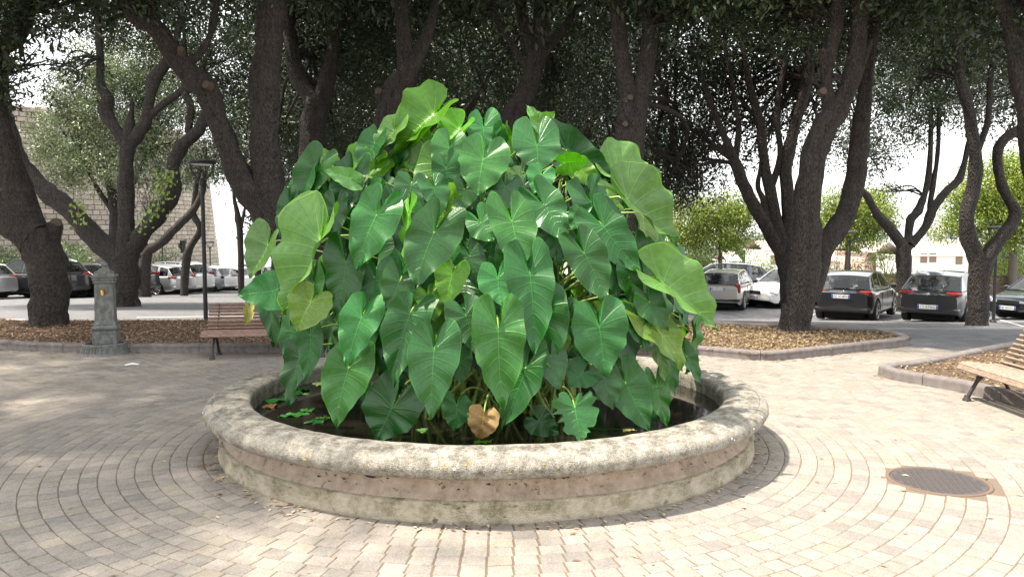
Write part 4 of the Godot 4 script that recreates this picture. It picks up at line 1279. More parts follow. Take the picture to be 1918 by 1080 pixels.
	for q in [[700, 40, "far evergreen crown closing the grove behind the sawn stub"], [860, 44, "far evergreen crown closing the grove behind the plant top"], [1010, 42, "far evergreen crown closing the grove right of the plant top"], [1150, 40, "far evergreen crown closing the grove behind the double-stemmed trunk"], [560, 42, "far evergreen crown closing the grove behind the tall grey trunk"]]:
		var X: float = q[0]
		tree("oak_tree", q[2], q[1], .0, [[[X, 555, 11], [X + 6, 400, 9], [X, 300, 8], [X + 3, 200, 7]]],
			[[X, 60, q[1], 4., 3.2, 2.], [X - 40, 210, q[1] + 1., 3.4, 3., 2.], [X + 50, 330, q[1] + 1., 3.2, 2.6, 2.], [X - 30, 420, q[1] + 1., 3.0, 1.6, 2.]], OAK, 9.0, 2.1, false, null, "evergreen trees round the square", [], false)
	# right bed: the pale leaning trunk and its second stem
	tree("oak_tree", "leaning grey trunk forking twice in the angular mulch bed", 13.4, .08, [
		[[1490, 629, 36], [1493, 600, 29], [1502, 540, 28], [1510, 450, 28], [1513, 390, 28], [1524, 310, 26], [1541, 245, 24], [1568, 205, 25]],
		[[1566, 210, 21], [1594, 150, 17], [1608, 85, 18], [1611, 0, 19], [1612, -90, 18], [1618, -220, 13]],
		[[1560, 214, 18], [1549, 155, 11], [1556, 100, 12], [1568, 40, 13], [1576, -50, 13], [1585, -180, 9]],
		[[1552, 215, 12], [1547, 130, 12], [1547, 96, 11]],
		[[1512, 565, 22, .15], [1540, 472, 22, .4], [1580, 410, 21, .6], [1602, 340, 19, .7], [1611, 260, 18, .8], [1618, 190, 16, .8], [1626, 130, 13, .8], [1640, 40, 10, .8], [1660, -80, 8, .8]]],
		[[1560, -60, 13.6, 2.4, 1.0, 2.2], [1470, 30, 14.5, 1.3, .9, 1.3], [1690, 20, 15, 1.7, 1.1, 1.6], [1600, 60, 15.5, 1.0, .9, 1.0], [1400, 20, 15, 1.3, .9, 1.3], [1760, 10, 15, 1.3, 1., 1.3], [1700, -200, 13, 3.0, 1.5, 2.8], [1450, -230, 13, 2.8, 1.4, 2.6], [1600, -330, 13.5, 3.4, 1.6, 3.]],
		OAK2, 8.0, 1.0, false, null, "evergreen trees round the square", [[1543, 170, 8, -.4, .0, .1], [1547, 96, 11, 0., .0, .6]])
	# dark fan-shaped tree behind it
	tree("oak_tree", "black-looking tree fanning into many boughs behind the leaning grey trunk", 17.0, .0, [
		[[1492, 606, 28], [1482, 520, 24], [1468, 472, 25]],
		[[1466, 482, 18], [1440, 430, 14], [1415, 390, 13], [1392, 345, 12], [1377, 305, 12], [1350, 240, 7], [1320, 160, 5]],
		[[1376, 310, 8], [1384, 240, 6], [1372, 160, 5], [1360, 90, 4]],
		[[1470, 474, 16], [1452, 400, 13], [1442, 350, 11], [1430, 290, 10], [1424, 230, 8], [1400, 140, 6], [1390, 60, 5]],
		[[1443, 352, 8], [1462, 290, 7], [1455, 210, 6], [1470, 120, 5]],
		[[1476, 464, 16], [1477, 380, 12], [1472, 310, 12], [1490, 230, 12], [1511, 150, 12], [1520, 60, 11], [1524, -20, 10]],
		[[1440, 434, 9], [1432, 380, 7], [1420, 350, 5], [1424, 315, 4]]],
		[[1380, 90, 18.5, 1.9, 1.4, 1.8], [1300, 110, 19, 1.7, 1.6, 1.6], [1450, 80, 18.5, 1.5, 1.3, 1.5], [1480, 180, 20, 1.4, 1.1, 1.4], [1350, 200, 20, 1.5, 1.0, 1.4], [1290, 330, 22, 1.1, .9, 1.2], [1550, 120, 20, 1.5, 1.2, 1.4], [1580, 260, 22, 1.2, 1.2, 1.2], [1400, 280, 21.5, .9, .7, .9, .6], [1400, -60, 17.5, 2.8, 1.2, 2.4], [1440, 200, 18.5, .9, .9, 1.0, .6], [1310, 250, 21, 1.4, 1.2, 1.4]], OAK, 8.5, 1.05, false, null, "evergreen trees round the square")
	tree("oak_tree", "four-armed dark tree at the far edge of the parking bays", 28.0, .0, [
		[[1693, 560, 13], [1692, 485, 14], [1697, 458, 16]],
		[[1692, 460, 12], [1662, 422, 10], [1641, 396, 9], [1626, 370, 8], [1608, 345, 7], [1602, 290, 5]],
		[[1702, 454, 9], [1707, 412, 8], [1720, 395, 9], [1731, 368, 7], [1741, 325, 6], [1745, 230, 4]],
		[[1706, 458, 11], [1735, 424, 9], [1751, 385, 9], [1776, 355, 8], [1800, 330, 7], [1815, 270, 5]],
		[[1744, 405, 7], [1745, 370, 6], [1757, 290, 5], [1760, 200, 4]]],
		[[1690, 110, 28, 3.0, 2.3, 2.4], [1640, 210, 28, 1.9, 1.7, 1.8, .9], [1770, 160, 28, 2.2, 2.0, 2.], [1700, 10, 28, 4., 2., 3.], [1650, 300, 29, 1.3, 1.0, 1.1, .8], [1720, 240, 28.5, 1.5, 1.0, 1.4, .7], [1780, 60, 29, 2.4, 2., 2.], [1850, 140, 29, 2.2, 1.8, 2.], [1670, 350, 29, .8, .5, .8, .7]], OAK2, 7.0, 1.2, false, null, "evergreen trees round the square")
	tree("oak_tree", "two-armed dark trunk in front of the lamp post beside the black hatchback", 18.6, .0, [
		[[1832, 613, 23], [1832, 580, 19], [1833, 520, 20], [1836, 482, 23]],
		[[1830, 490, 17], [1815, 440, 15], [1812, 400, 14], [1826, 340, 13], [1826, 280, 12], [1815, 200, 12], [1800, 150, 10], [1794, 60, 8], [1790, -40, 7]],
		[[1828, 290, 8], [1850, 230, 7], [1856, 150, 6], [1870, 60, 5]],
		[[1842, 490, 15], [1870, 450, 14], [1902, 402, 13], [1888, 370, 11], [1873, 330, 9], [1870, 285, 10], [1885, 258, 10], [1918, 235, 9], [1960, 190, 9]]],
		[[1800, 50, 19.5, 1.9, 1.3, 1.8], [1880, 110, 19.5, 1.4, 1.2, 1.4], [1860, 30, 19, 1.5, 1.0, 1.4], [1720, 130, 20.5, 1.2, 1.0, 1.2, .8], [1850, -80, 18.5, 3., 1.2, 2.6], [1740, 60, 20, 1.4, 1.1, 1.5, .7], [1930, 180, 20, 1.2, 1.2, 1.2, .6]], OAK2, 8.0, 1.05, false, null, "evergreen trees round the square")
	tree("oak_tree", "trunk leaning in at the bed behind the pale wooden bench", 12.2, .08, [
		[[1990, 690, 30], [1975, 560, 26], [1950, 380, 22], [1930, 250, 20], [1914, 160, 18], [1904, 85, 16], [1888, 25, 14], [1862, -20, 12], [1830, -90, 9]]],
		[[1860, -110, 12.2, 1.8, .8, 1.6], [1980, -150, 12, 2.6, 1.3, 2.4], [2080, 60, 12.4, 1.8, 1.6, 1.6], [1960, -420, 10.4, 2.2, 1.2, 2.]], OAK2, 8.0, 1.0, false, null, "evergreen trees round the square")
	# paler trees by the bastion and far left
	tree("oak_tree", "grey-green rounded tree growing against the pale stone bastion", 42.0, .0, [
		[[205, 500, 12], [215, 400, 10], [200, 330, 8]], [[214, 400, 7], [180, 350, 5], [150, 290, 4]], [[214, 400, 7], [250, 340, 5], [280, 280, 4]]],
		[[150, 250, 42, 2.6, 2.2, 2.4], [230, 200, 42, 3., 2.6, 2.6], [280, 280, 42, 2.4, 2.4, 2.4], [110, 300, 41, 1.6, 1.6, 1.6], [190, 310, 40.5, 2.3, 1.5, 1.8], [250, 120, 42, 3.2, 2.2, 2.4], [330, 170, 42, 2.4, 2.4, 2.2], [140, 170, 42, 1.8, 1.6, 1.8], [395, 300, 42, 1.6, 1.7, 1.6], [330, 330, 43, 1.3, .9, 1.3]], Color(.19, .24, .13), 9.0, 1.5, true, null, "", [], true)
	tree("oak_tree", "slanting bare trunk crossing the foot of the bastion", 34.0, .0, [
		[[268, 500, 14], [272, 478, 11], [300, 455, 9], [330, 425, 8], [362, 393, 7], [378, 360, 6], [382, 320, 4]], [[272, 482, 9], [268, 440, 7], [274, 400, 5]]],
		[[385, 300, 34, 1.4, 1.1, 1.3, .8], [290, 370, 34.5, .9, .6, .9, .5]], OAK2, 7.0, 1.2, false, null, "crooked trees by the bastion")
	tree("oak_tree", "elbow-bent bare trunk beside the bastion window", 36.0, .0, [
		[[343, 500, 8], [350, 478, 8], [374, 430, 7], [362, 400, 6], [368, 345, 5], [375, 310, 4]]],
		[[365, 310, 36, 1.3, 1.0, 1.2, .8], [410, 290, 36, 1.3, 1.2, 1.2, .8]], OAK2, 7.0, 1.2, false, null, "crooked trees by the bastion")
	for q in [[450, 440, "thin dark trunk standing against the white sky right of the bastion"], [482, 470, "thin forked dark trunk against the white sky behind the plant edge"]]:
		var X: float = q[0]
		tree("oak_tree", q[2], 40.0, .0, [[[X, 510, 6], [X, 460, 6], [X - 4, 410, 6], [X - 12, 370, 4], [X - 14, 340, 3]], [[X, 430, 4], [X + 8, 390, 3], [X + 12, 350, 3]]],
			[[X - 12, 315, 40, 1.3, .9, 1.2, .8], [X + 14, 310, 40, 1.2, .9, 1.2, .8], [X, 240, 40, 2.0, 1.6, 1.6]], OAK2, 6.0, 1.35, false, null, "thin trees beyond the parked cars")
	# limes along the parapet
	var LIME := Color(.26, .35, .055)
	for q in [[1349, 36.5, 5, "round yellow-green lime tree with straight trunk above the silver hatchback", [[1349, 440, 1.5, .85], [1300, 430, 1.1, .7], [1400, 430, 1.0, .75], [1345, 400, 1.5, .8], [1380, 395, 1.2, .9], [1300, 400, .9, .6]]],
		[1588, 37.0, 6, "yellow-green lime tree behind the forked lamp post", [[1588, 430, 1.7, 1.0], [1640, 425, 1.1, .8], [1560, 400, 1.3, 1.0], [1610, 390, 1.6, 1.1], [1540, 445, .9, .6], [1650, 385, .9, .7]]],
		[1897, 35.0, 9, "large lime tree with thick pale trunk behind the right parapet", [[1890, 420, 1.8, 1.1], [1820, 410, 1.4, 1.0], [1780, 430, 1.0, .6], [1880, 350, 2.0, 1.3], [1810, 370, 1.1, .7], [1935, 380, 1.6, 1.6], [1930, 310, 1.4, 1.2]]],
		[1275, 38.0, 4, "lime tree half hidden by the plant's right edge", [[1268, 430, .9, .7], [1280, 460, .8, .4], [1290, 380, .9, .7]]]]:
		var X: float = q[0]
		var bl := []
		for b in q[4]: bl.append([b[0], b[1], q[1], b[2], b[3], b[2], 1.0])
		tree("lime_tree", q[3], q[1], .0, [[[X, 545, q[2]], [X, 500, q[2] * .95], [X + 1, 455, q[2] * .8], [X, 410, q[2] * .5], [X + 2, 370, q[2] * .3]]], bl, LIME, 22.0, 1.2, true, M.bark_pale, "lime trees along the parapet")

# ------------------------------------------------------------------ cars (local +X is forward)
func poly_y(p: Array, x: float) -> float:
	for i in p.size() - 1:
		if x <= p[i + 1][0]:
			return lerpf(p[i][1], p[i + 1][1], clampf((x - p[i][0]) / maxf(p[i + 1][0] - p[i][0], 1e-5), 0.0, 1.0))
	return p[-1][1]
var wheel_meshes := {}
func wheel_mesh(which: String) -> ArrayMesh:
	if wheel_meshes.has(which): return wheel_meshes[which]
	var mb := MB.new()
	if which == "tyre":
		mb.lathe([Vector2(.60, -.3), Vector2(.7, -.33), Vector2(.9, -.33), Vector2(.98, -.28), Vector2(1, -.18), Vector2(1, .18), Vector2(.98, .28), Vector2(.9, .33), Vector2(.7, .33), Vector2(.64, .3), Vector2(.62, .1), Vector2(0, .08)], 28)
	else:
		mb.lathe([Vector2(.72, .30), Vector2(.72, .335), Vector2(.66, .335), Vector2(.63, .2)], 28)
		mb.lathe([Vector2(.16, .1), Vector2(.16, .3), Vector2(.12, .32), Vector2(0, .32)], 12)
		var ns := 5 if which == "rim5" else (9 if which == "rim9" else 14)
		for i in ns:
			var a := TAU * i / ns
			var w := .17 if ns == 5 else (.1 if ns == 9 else .055)
			mb.bar(Vector3(cos(a) * .1, .27, sin(a) * .1), Vector3(cos(a) * .66, .285, sin(a) * .66), w, .07, .02)
	wheel_meshes[which] = mb.mesh()
	return wheel_meshes[which]
func car(label: String, p: Vector3, heading: Vector3, P: Dictionary):
	var L: float = P.L
	var W: float = P.W
	var H: float = P.H
	var hw := W * .5
	var paint: Material = M["paint_" + P.paint]
	var t := thing("parked_car", label, "car", p, atan2(-heading.z, heading.x), P.group)
	var R: float = P.get("R", .32)
	var xr: float = P.get("ro", .75)
	var xf: float = L - P.get("fo", .82)
	var gc: float = P.get("gc", .2)
	var deck: Array = P.deck
	var roof: Array = P.roof           # from the foot of the rear window over the top to the foot of the windscreen
	# lower body
	var mb := MB.new()
	var stn := []
	var n := 52
	for i in n + 1: stn.append(L * i / n)
	var prev := -1
	var ringn := 13
	for i in stn.size():
		var x: float = stn[i]
		var e := absf(x / L * 2.0 - 1.0)
		var w := hw * (1.0 - .07 * pow(e, 22.0) - .06 * pow(e, 7.0) - .03 * e * e)
		var dk := poly_y(deck, x / L)
		var y0 := gc + (.12 * pow(e, 14.0))
		for xw in [xr, xf]:
			var dx := absf(x - xw)
			if dx < R + .055: y0 = maxf(y0, R + sqrt(pow(R + .055, 2.0) - dx * dx))
		var ys := [y0, maxf(.32, y0 + .015), maxf(.50, y0 + .03), 0.0, 0.0, 0.0]
		ys[3] = maxf(dk - .12, ys[2] + .01); ys[4] = maxf(dk - .03, ys[3] + .01); ys[5] = maxf(dk, ys[4] + .005)
		var zs := [.93, .985, 1.0, .985, .945, .89]
		var first := mb.v.size()
		var endx := 0.0
		for k in ringn:
			var kk := k if k < 6 else (12 - k if k > 6 else 5)
			var y: float = ys[kk]
			var z: float = zs[kk] * w * (1.0 if k < 6 else -1.0)
			if k == 6:
				y = ys[5] + .012
				z = 0.0
			# bulge of the two ends
			var bul := 0.0
			if i == 0 or i == n: bul = (.09 * (1.0 - pow(absf(z) / hw, 2.0)) + .04 * (1.0 - absf(y - .5))) * (-1.0 if i == 0 else 1.0)
			mb.vert(Vector3(x - L * .5 + bul, y, z), Vector3(0, (y - .45) * .6, z).normalized())
		if prev >= 0:
			for k in ringn - 1: mb.quad(prev + k, prev + k + 1, first + k + 1, first + k)
		if i == 0 or i == n:
			var s := -1.0 if i == 0 else 1.0
			var cc := mb.vert(Vector3(x - L * .5 + s * .13, .55, 0), Vector3(s, 0, 0))
			var rr := []
			for k in ringn: rr.append(mb.vert(mb.v[first + k], Vector3(s, 0, 0)))
			for k in ringn: mb.tri(cc, rr[k], rr[(k + 1) % ringn])
		prev = first
	mb.smooth()
	part(mb, "body", paint, t)
	var un := MB.new()
	un.cbox(Transform3D(Basis.IDENTITY, Vector3(0, gc + .14, 0)), Vector3(L - .3, .2, W * .62), .03)
	for xw in [xr, xf]: un.cbox(Transform3D(Basis.IDENTITY, Vector3(xw - L * .5, R + .05, 0)), Vector3(R * 2.3, R * 1.9, W * .66), .05)
	part(un, "underbody", M.under, t)
	# glasshouse
	var x0: float = roof[0][0]
	var x1: float = roof[-1][0]
	var belt := func(x: float) -> float: return poly_y(deck, x) + .005
	var edge := func(x: float, u: float, sd: float) -> Vector3:
		var bl: float = belt.call(x)
		var top := maxf(poly_y(roof, x), bl)
		var fr := clampf((top - bl) / (H - bl), 0.0, 1.0)
		var zu := lerpf(.885, .70, fr) * hw
		return Vector3(x * L - L * .5, lerpf(bl, top, u), lerpf(.885 * hw, zu, u) * sd)
	var wins: Array = P.wins            # [from, to] of each side window
	var pil := MB.new()
	for sd in [-1.0, 1.0]:
		var xs := []
		for i in 61: xs.append(lerpf(x0, x1, i / 60.0))
		var runs := {}
		for i in 60:
			var m: float = (xs[i] + xs[i + 1]) * .5
			var wi := -1
			for k in wins.size():
				if m > wins[k][0] and m < wins[k][1]: wi = k
			if not runs.has(wi): runs[wi] = MB.new()
			var q: MB = runs[wi] if wi >= 0 else pil
			var off := Vector3(0, 0, .004 * sd) if wi < 0 else Vector3.ZERO
			var nn := Vector3(0, .35, sd).normalized()
			q.flat([edge.call(xs[i], 0.0, sd) + off, edge.call(xs[i + 1], 0.0, sd) + off, edge.call(xs[i + 1], 1.0, sd) + off, edge.call(xs[i], 1.0, sd) + off], nn)
		for wi in runs:
			if wi >= 0: part(runs[wi], "side_window", M.car_glass, t)
		var rail := []
		var rad := []
		for i in 31:
			rail.append(edge.call(lerpf(x0, x1, i / 30.0), 1.0, sd))
			rad.append(.024)
		pil.tube(rail, rad, 6)
	part(pil, "pillars", paint, t)
	for seg in [["rear_window", roof[0][0], roof[1][0], M.car_glass], ["roof", roof[1][0], roof[-2][0], paint], ["windscreen", roof[-2][0], roof[-1][0], M.car_glass]]:
		var q := MB.new()
		var pv := -1
		for i in 11:
			var x: float = lerpf(seg[1], seg[2], i / 10.0)
			var a: Vector3 = edge.call(x, 1.0, 1.0)
			var f := q.v.size()
			for k in 9:
				var u := k / 4.0 - 1.0
				var cr := .035 * (1.0 - u * u)
				var s := -.08 if seg[0] == "rear_window" else (.05 if seg[0] == "windscreen" else 0.0)
				q.vert(Vector3(a.x + s * (1.0 - u * u), a.y + cr, a.z * u), Vector3.UP)
			if pv >= 0:
				for k in 8: q.quad(pv + k, pv + k + 1, f + k + 1, f + k)
			pv = f
		q.smooth()
		part(q, seg[0], seg[3], t)
	# seats seen through the glass
	for s in [[.5, -.36], [.5, .36], [.26, -.36], [.26, .36]]:
		var q := MB.new()
		var sx: float = s[0] * L - L * .5
		q.cbox(Transform3D(Basis(Vector3.BACK, .25), Vector3(sx, .78, s[1] * W * .55)), Vector3(.14, .55, .46), .05)
		q.cbox(Transform3D(Basis(Vector3.BACK, .2), Vector3(sx - .1, 1.14, s[1] * W * .55)), Vector3(.1, .19, .26), .04)
		part(q, "seat", M.seat, t)
	# wheels
	for wx in [xr, xf]:
		for sd in [-1.0, 1.0]:
			var o := part(wheel_mesh("tyre"), "wheel", M.tyre, t)
			o.transform = Transform3D(Basis(Vector3.RIGHT, PI * .5 * sd).scaled(Vector3(R, R, R)), Vector3(wx - L * .5, R, sd * (hw - .115)))
			var rm := part(wheel_mesh(P.get("rim", "rim9")), "rim", M[P.get("rimmat", "rim")], o)
	# lamps
	var ty: float = P.get("lamp_y", .88)
	var ts: Vector3 = P.get("lamp", Vector3(.2, .15, .3))
	for sd in [-1.0, 1.0]:
		var q := MB.new()
		q.cbox(Transform3D(Basis(Vector3.UP, -.32 * sd), Vector3(-L * .5 + ts.x * .42, ty, sd * (hw * .90 - ts.z * .5 + .025))), ts, .045)
		part(q, "tail_light", M.red_lamp, t)
		q = MB.new()
		q.cbox(Transform3D(Basis(Vector3.UP, .5 * sd) * Basis(Vector3.BACK, .25), Vector3(L * .5 - .19, poly_y(deck, .96) - .10, sd * (hw * .80))), Vector3(.36, .12, .24), .04)
		part(q, "headlight", M.clear_lamp, t)
		q = MB.new()
		q.cbox(Transform3D(Basis.IDENTITY, Vector3(x1 * L - L * .5 - .25, belt.call(x1) + .06, sd * (hw + .06))), Vector3(.12, .14, .2), .045)
		part(q, "wing_mirror", M.trim if P.get("dark_mirror", false) else paint, t)
		for hx in [.36, .58]:
			q = MB.new()
			q.cbox(Transform3D(Basis.IDENTITY, Vector3(hx * L - L * .5, poly_y(deck, hx) - .13, sd * (hw * .99))), Vector3(.17, .03, .03), .01)
			part(q, "door_handle", M.chrome if P.get("chrome", false) else paint, t)
		# door seams
		for sx in [.33, .52, .70]:
			q = MB.new()
			q.cbox(Transform3D(Basis.IDENTITY, Vector3(sx * L - L * .5, .62, sd * (hw * .987))), Vector3(.008, .5, .018), .002)
			part(q, "door_seam", M.under, t)
	var q := MB.new()
	q.cbox(Transform3D(Basis.IDENTITY, Vector3(-L * .5 + .06, .40, 0)), Vector3(.34, .22, W * .93), .11)
	part(q, "rear_bumper", M.trim if P.get("dark_bumper", false) else paint, t)
	q = MB.new()
	q.cbox(Transform3D(Basis.IDENTITY, Vector3(L * .5 - .05, .40, 0)), Vector3(.22, .2, W * .90), .06)
	part(q, "front_bumper", M.trim if P.get("dark_bumper", false) else paint, t)
	q = MB.new()
	q.cbox(Transform3D(Basis.IDENTITY, Vector3(L * .5 + .105, .60, 0)), Vector3(.06, .14, W * .42), .02)
	part(q, "grille", M.trim, t)
	q = MB.new()
	for sd in [-1.0, 1.0]: q.cbox(Transform3D(Basis.IDENTITY, Vector3(0, gc + .05, sd * (hw * .95))), Vector3(L * .46, .09, .05), .02)
	part(q, "sills", M.trim, t)
	if P.has("plate"): number_plate(t, P.plate, Vector3(-L * .5 - .135, P.get("plate_y", .72), 0), -1.0)
	if P.has("front_plate"): number_plate(t, P.front_plate, Vector3(L * .5 + .135, .42, 0), 1.0)
	if P.get("antenna", false):
		q = MB.new()
		q.tube([Vector3(-L * .1, H - .01, 0), Vector3(-L * .16, H + .22, 0)], [.006, .003], 5)
		part(q, "antenna", M.trim, t)
	return t
func number_plate(t: Node3D, s: String, p: Vector3, dir: float):
	var q := MB.new()
	q.cbox(Transform3D(Basis.IDENTITY, p), Vector3(.014, .115, .52), .004)
	var pl := part(q, "number_plate", M.plate, t)
	q = MB.new()
	for sd in [-1.0, 1.0]: q.cbox(Transform3D(Basis.IDENTITY, p + Vector3(dir * .002, 0, sd * .236)), Vector3(.014, .111, .044), .003)
	part(q, "blue_band", M.plate_blue, pl)
	var b := Basis(Vector3(0, 0, -dir), Vector3.UP, Vector3(dir, 0, 0))
	text_part(s, .076, M.ink, pl, Transform3D(b, p + Vector3(dir * .009, 0, 0)))

func build_cars():
	var gl := "cars parked in a row below the bastion"
	var gr := "cars parked on the right of the drive"
	var hatch := {"L": 3.8, "W": 1.66, "H": 1.42, "deck": [[0, .86], [.03, .93], [.2, .93], [.72, .92], [.94, .74], [1, .58]], "roof": [[.025, .94], [.115, 1.32], [.3, 1.41], [.46, 1.42], [.54, 1.38], [.74, .93]], "wins": [[.1, .2], [.225, .415], [.435, .70]]}
	var wagon := {"L": 4.6, "W": 1.78, "H": 1.47, "deck": [[0, .84], [.025, .94], [.2, .94], [.70, .93], [.94, .76], [1, .58]], "roof": [[.022, .95], [.09, 1.31], [.22, 1.42], [.45, 1.47], [.53, 1.43], [.72, .94]], "wins": [[.075, .185], [.205, .385], [.405, .68]], "fo": .9, "ro": .95}
	var suv := {"L": 4.5, "W": 1.85, "H": 1.64, "deck": [[0, .95], [.025, 1.06], [.2, 1.05], [.70, 1.03], [.93, .92], [1, .7]], "roof": [[.022, 1.07], [.085, 1.48], [.2, 1.6], [.42, 1.64], [.52, 1.6], [.71, 1.04]], "wins": [[.08, .185], [.205, .385], [.405, .67]], "R": .355, "gc": .24, "fo": .88, "ro": .9}
	var sedan := {"L": 4.7, "W": 1.82, "H": 1.44, "deck": [[0, .86], [.03, .98], [.16, 1.0], [.3, .95], [.70, .93], [.94, .76], [1, .58]], "roof": [[.07, 1.0], [.24, 1.36], [.34, 1.42], [.45, 1.44], [.53, 1.40], [.71, .94]], "wins": [[.2, .385], [.405, .68]], "fo": .88, "ro": 1.02, "R": .34}
	var put := func(label: String, kind: Dictionary, pxx: float, d: float, h: Vector2, rear: bool, extra: Dictionary):
		var P := kind.duplicate()
		for k in extra: P[k] = extra[k]
		var hd := Vector3(h.x, 0, h.y).normalized()
		var a := at(pxx, 560, d)
		var c: Vector3 = a + hd * P.L * .5 * (1.0 if rear else -1.0)
		c.y = (gy(a.x, a.z) + gy(c.x, c.z)) * .5 - .02
		return car(label, c, hd, P)
	var hl := Vector2(-.965, -.26)
	put.call("silver hatchback parked at the left end of the row below the bastion", hatch, 3, 31.0, hl, true, {"paint": "silver", "group": gl})
	put.call("dark grey estate with bright window line behind the thick trunk", suv, 140, 32.5, hl, true, {"paint": "anthracite", "group": gl, "chrome": true, "lamp_y": .98, "lamp": Vector3(.3, .16, .3), "rim": "rim14"})
	put.call("black saloon with multi-spoke wheels behind the drinking fountain", sedan, 214, 34.2, hl, true, {"paint": "black", "group": gl, "rim": "rim14"})
	put.call("black crossover with red tail light emerging behind the many-limbed tree", suv, 276, 36.2, hl, true, {"paint": "black", "group": gl, "lamp_y": 1.02, "rim": "rim14"})
	put.call("silver estate car parked between the black crossover and the white crossover", wagon, 347, 38.2, hl, true, {"paint": "silver", "group": gl, "rim": "rim9", "lamp": Vector3(.4, .12, .3)})
	put.call("white crossover with black-spoked wheels next to the lamp post", suv, 383, 40.3, hl, true, {"paint": "white", "group": gl, "lamp_y": 1.04, "rim": "rim9"})
	put.call("small silver hatchback parked just right of the lamp post", hatch, 433, 44.0, hl, true, {"paint": "silver", "group": gl, "rim": "rim5", "rimmat": "rim_dark", "H": 1.45})
	put.call("white estate half hidden by the plant's leftmost leaves", wagon, 470, 47.0, hl, true, {"paint": "white", "group": gl, "rimmat": "rim_dark"})
	put.call("dark car at the end of the row behind the plant's leftmost leaves", wagon, 520, 51.0, hl, true, {"paint": "anthracite", "group": gl})
	# right side
	put.call("champagne silver hatchback seen from behind with grey bumper", hatch, 1345, 28.2, Vector2(.44, -.90), true, {"paint": "champagne", "group": gr, "plate": "BY 621CE", "plate_y": .80, "dark_bumper": true, "antenna": true, "lamp": Vector3(.16, .34, .2), "lamp_y": .82, "dark_mirror": true, "emblem": "diamond"})
	put.call("blue-grey estate parked behind the champagne hatchback", wagon, 1440, 35.0, Vector2(-.98, -.15), true, {"paint": "blue", "group": gr})
	put.call("small white hatchback facing the plant behind the leaning grey trunk", hatch, 1414, 29.4, Vector2(-.84, .54), false, {"paint": "white", "group": gr, "front_plate": "EK 482RD", "rim": "rim9", "H": 1.5})
	put.call("black crossover seen from behind with four-ring badge", {"L": 4.19, "W": 1.79, "H": 1.51, "deck": [[0, .9], [.03, 1.0], [.2, 1.0], [.70, .97], [.93, .86], [1, .68]], "roof": [[.028, 1.01], [.12, 1.39], [.25, 1.48], [.42, 1.51], [.52, 1.47], [.71, .98]], "wins": [[.11, .18], [.2, .385], [.405, .67]]}, 1577, 24.0, Vector2(.59, -.81), true, {"paint": "black", "group": gr, "plate": "FZ 314PX", "plate_y": .80, "R": .34, "gc": .25, "dark_bumper": true, "lamp": Vector3(.22, .17, .36), "lamp_y": .9, "rim": "rim5", "antenna": false, "emblem": "rings"})
	put.call("black rounded hatchback seen from behind beside the two-armed trunk", {"L": 4.17, "W": 1.73, "H": 1.44, "deck": [[0, .84], [.035, .93], [.2, .94], [.72, .92], [.94, .74], [1, .55]], "roof": [[.035, .94], [.17, 1.33], [.3, 1.42], [.44, 1.44], [.52, 1.4], [.74, .93]], "wins": [[.19, .40], [.42, .70]]}, 1741, 22.2, Vector2(.66, -.75), true, {"paint": "black", "group": gr, "plate": "CS 676AJ", "plate_y": .50, "lamp": Vector3(.22, .12, .40), "lamp_y": .87, "rim": "rim9", "antenna": true, "emblem": "disc"})
	put.call("dark blue small car nosing in at the right edge of the car park", hatch, 1893, 24.6, Vector2(-.9, .43), false, {"paint": "navy", "group": gr, "front_plate": "DB 905KL"})
	# badges
	for c in get_children():
		if not c.has_meta("label"): continue
		var l: String = c.get_meta("label")
		var q := MB.new()
		var o := Vector3.ZERO
		if l.find("four-ring") >= 0:
			for i in 4:
				var pts := []
				var rad := []
				for k in 15:
					pts.append(Vector3(-2.225, .94 + sin(TAU * k / 14) * .036, (i - 1.5) * .052 + cos(TAU * k / 14) * .036))
					rad.append(.0055)
				q.tube(pts, rad, 5, Color.WHITE, null, 0.0, false)
			part(q, "badge", M.chrome, c)
		elif l.find("black rounded") >= 0:
			q.lathe([Vector2(.042, 0), Vector2(.038, .01), Vector2(0, .012)], 18)
			part(q, "badge", M.chrome, c).transform = Transform3D(Basis(Vector3.BACK, PI * .5), Vector3(-2.215, .86, 0))
		elif l.find("champagne") >= 0 and l.find("behind with") >= 0:
			q.bar(Vector3(-1.985, .93, 0), Vector3(-1.985, .99, .032), .02, .012)
			q.bar(Vector3(-1.985, .93, 0), Vector3(-1.985, .99, -.032), .02, .012)
			q.bar(Vector3(-1.985, 1.05, 0), Vector3(-1.985, .99, .032), .02, .012)
			q.bar(Vector3(-1.985, 1.05, 0), Vector3(-1.985, .99, -.032), .02, .012)
			part(q, "badge", M.chrome, c).position = Vector3(-.055, -.1, 0)

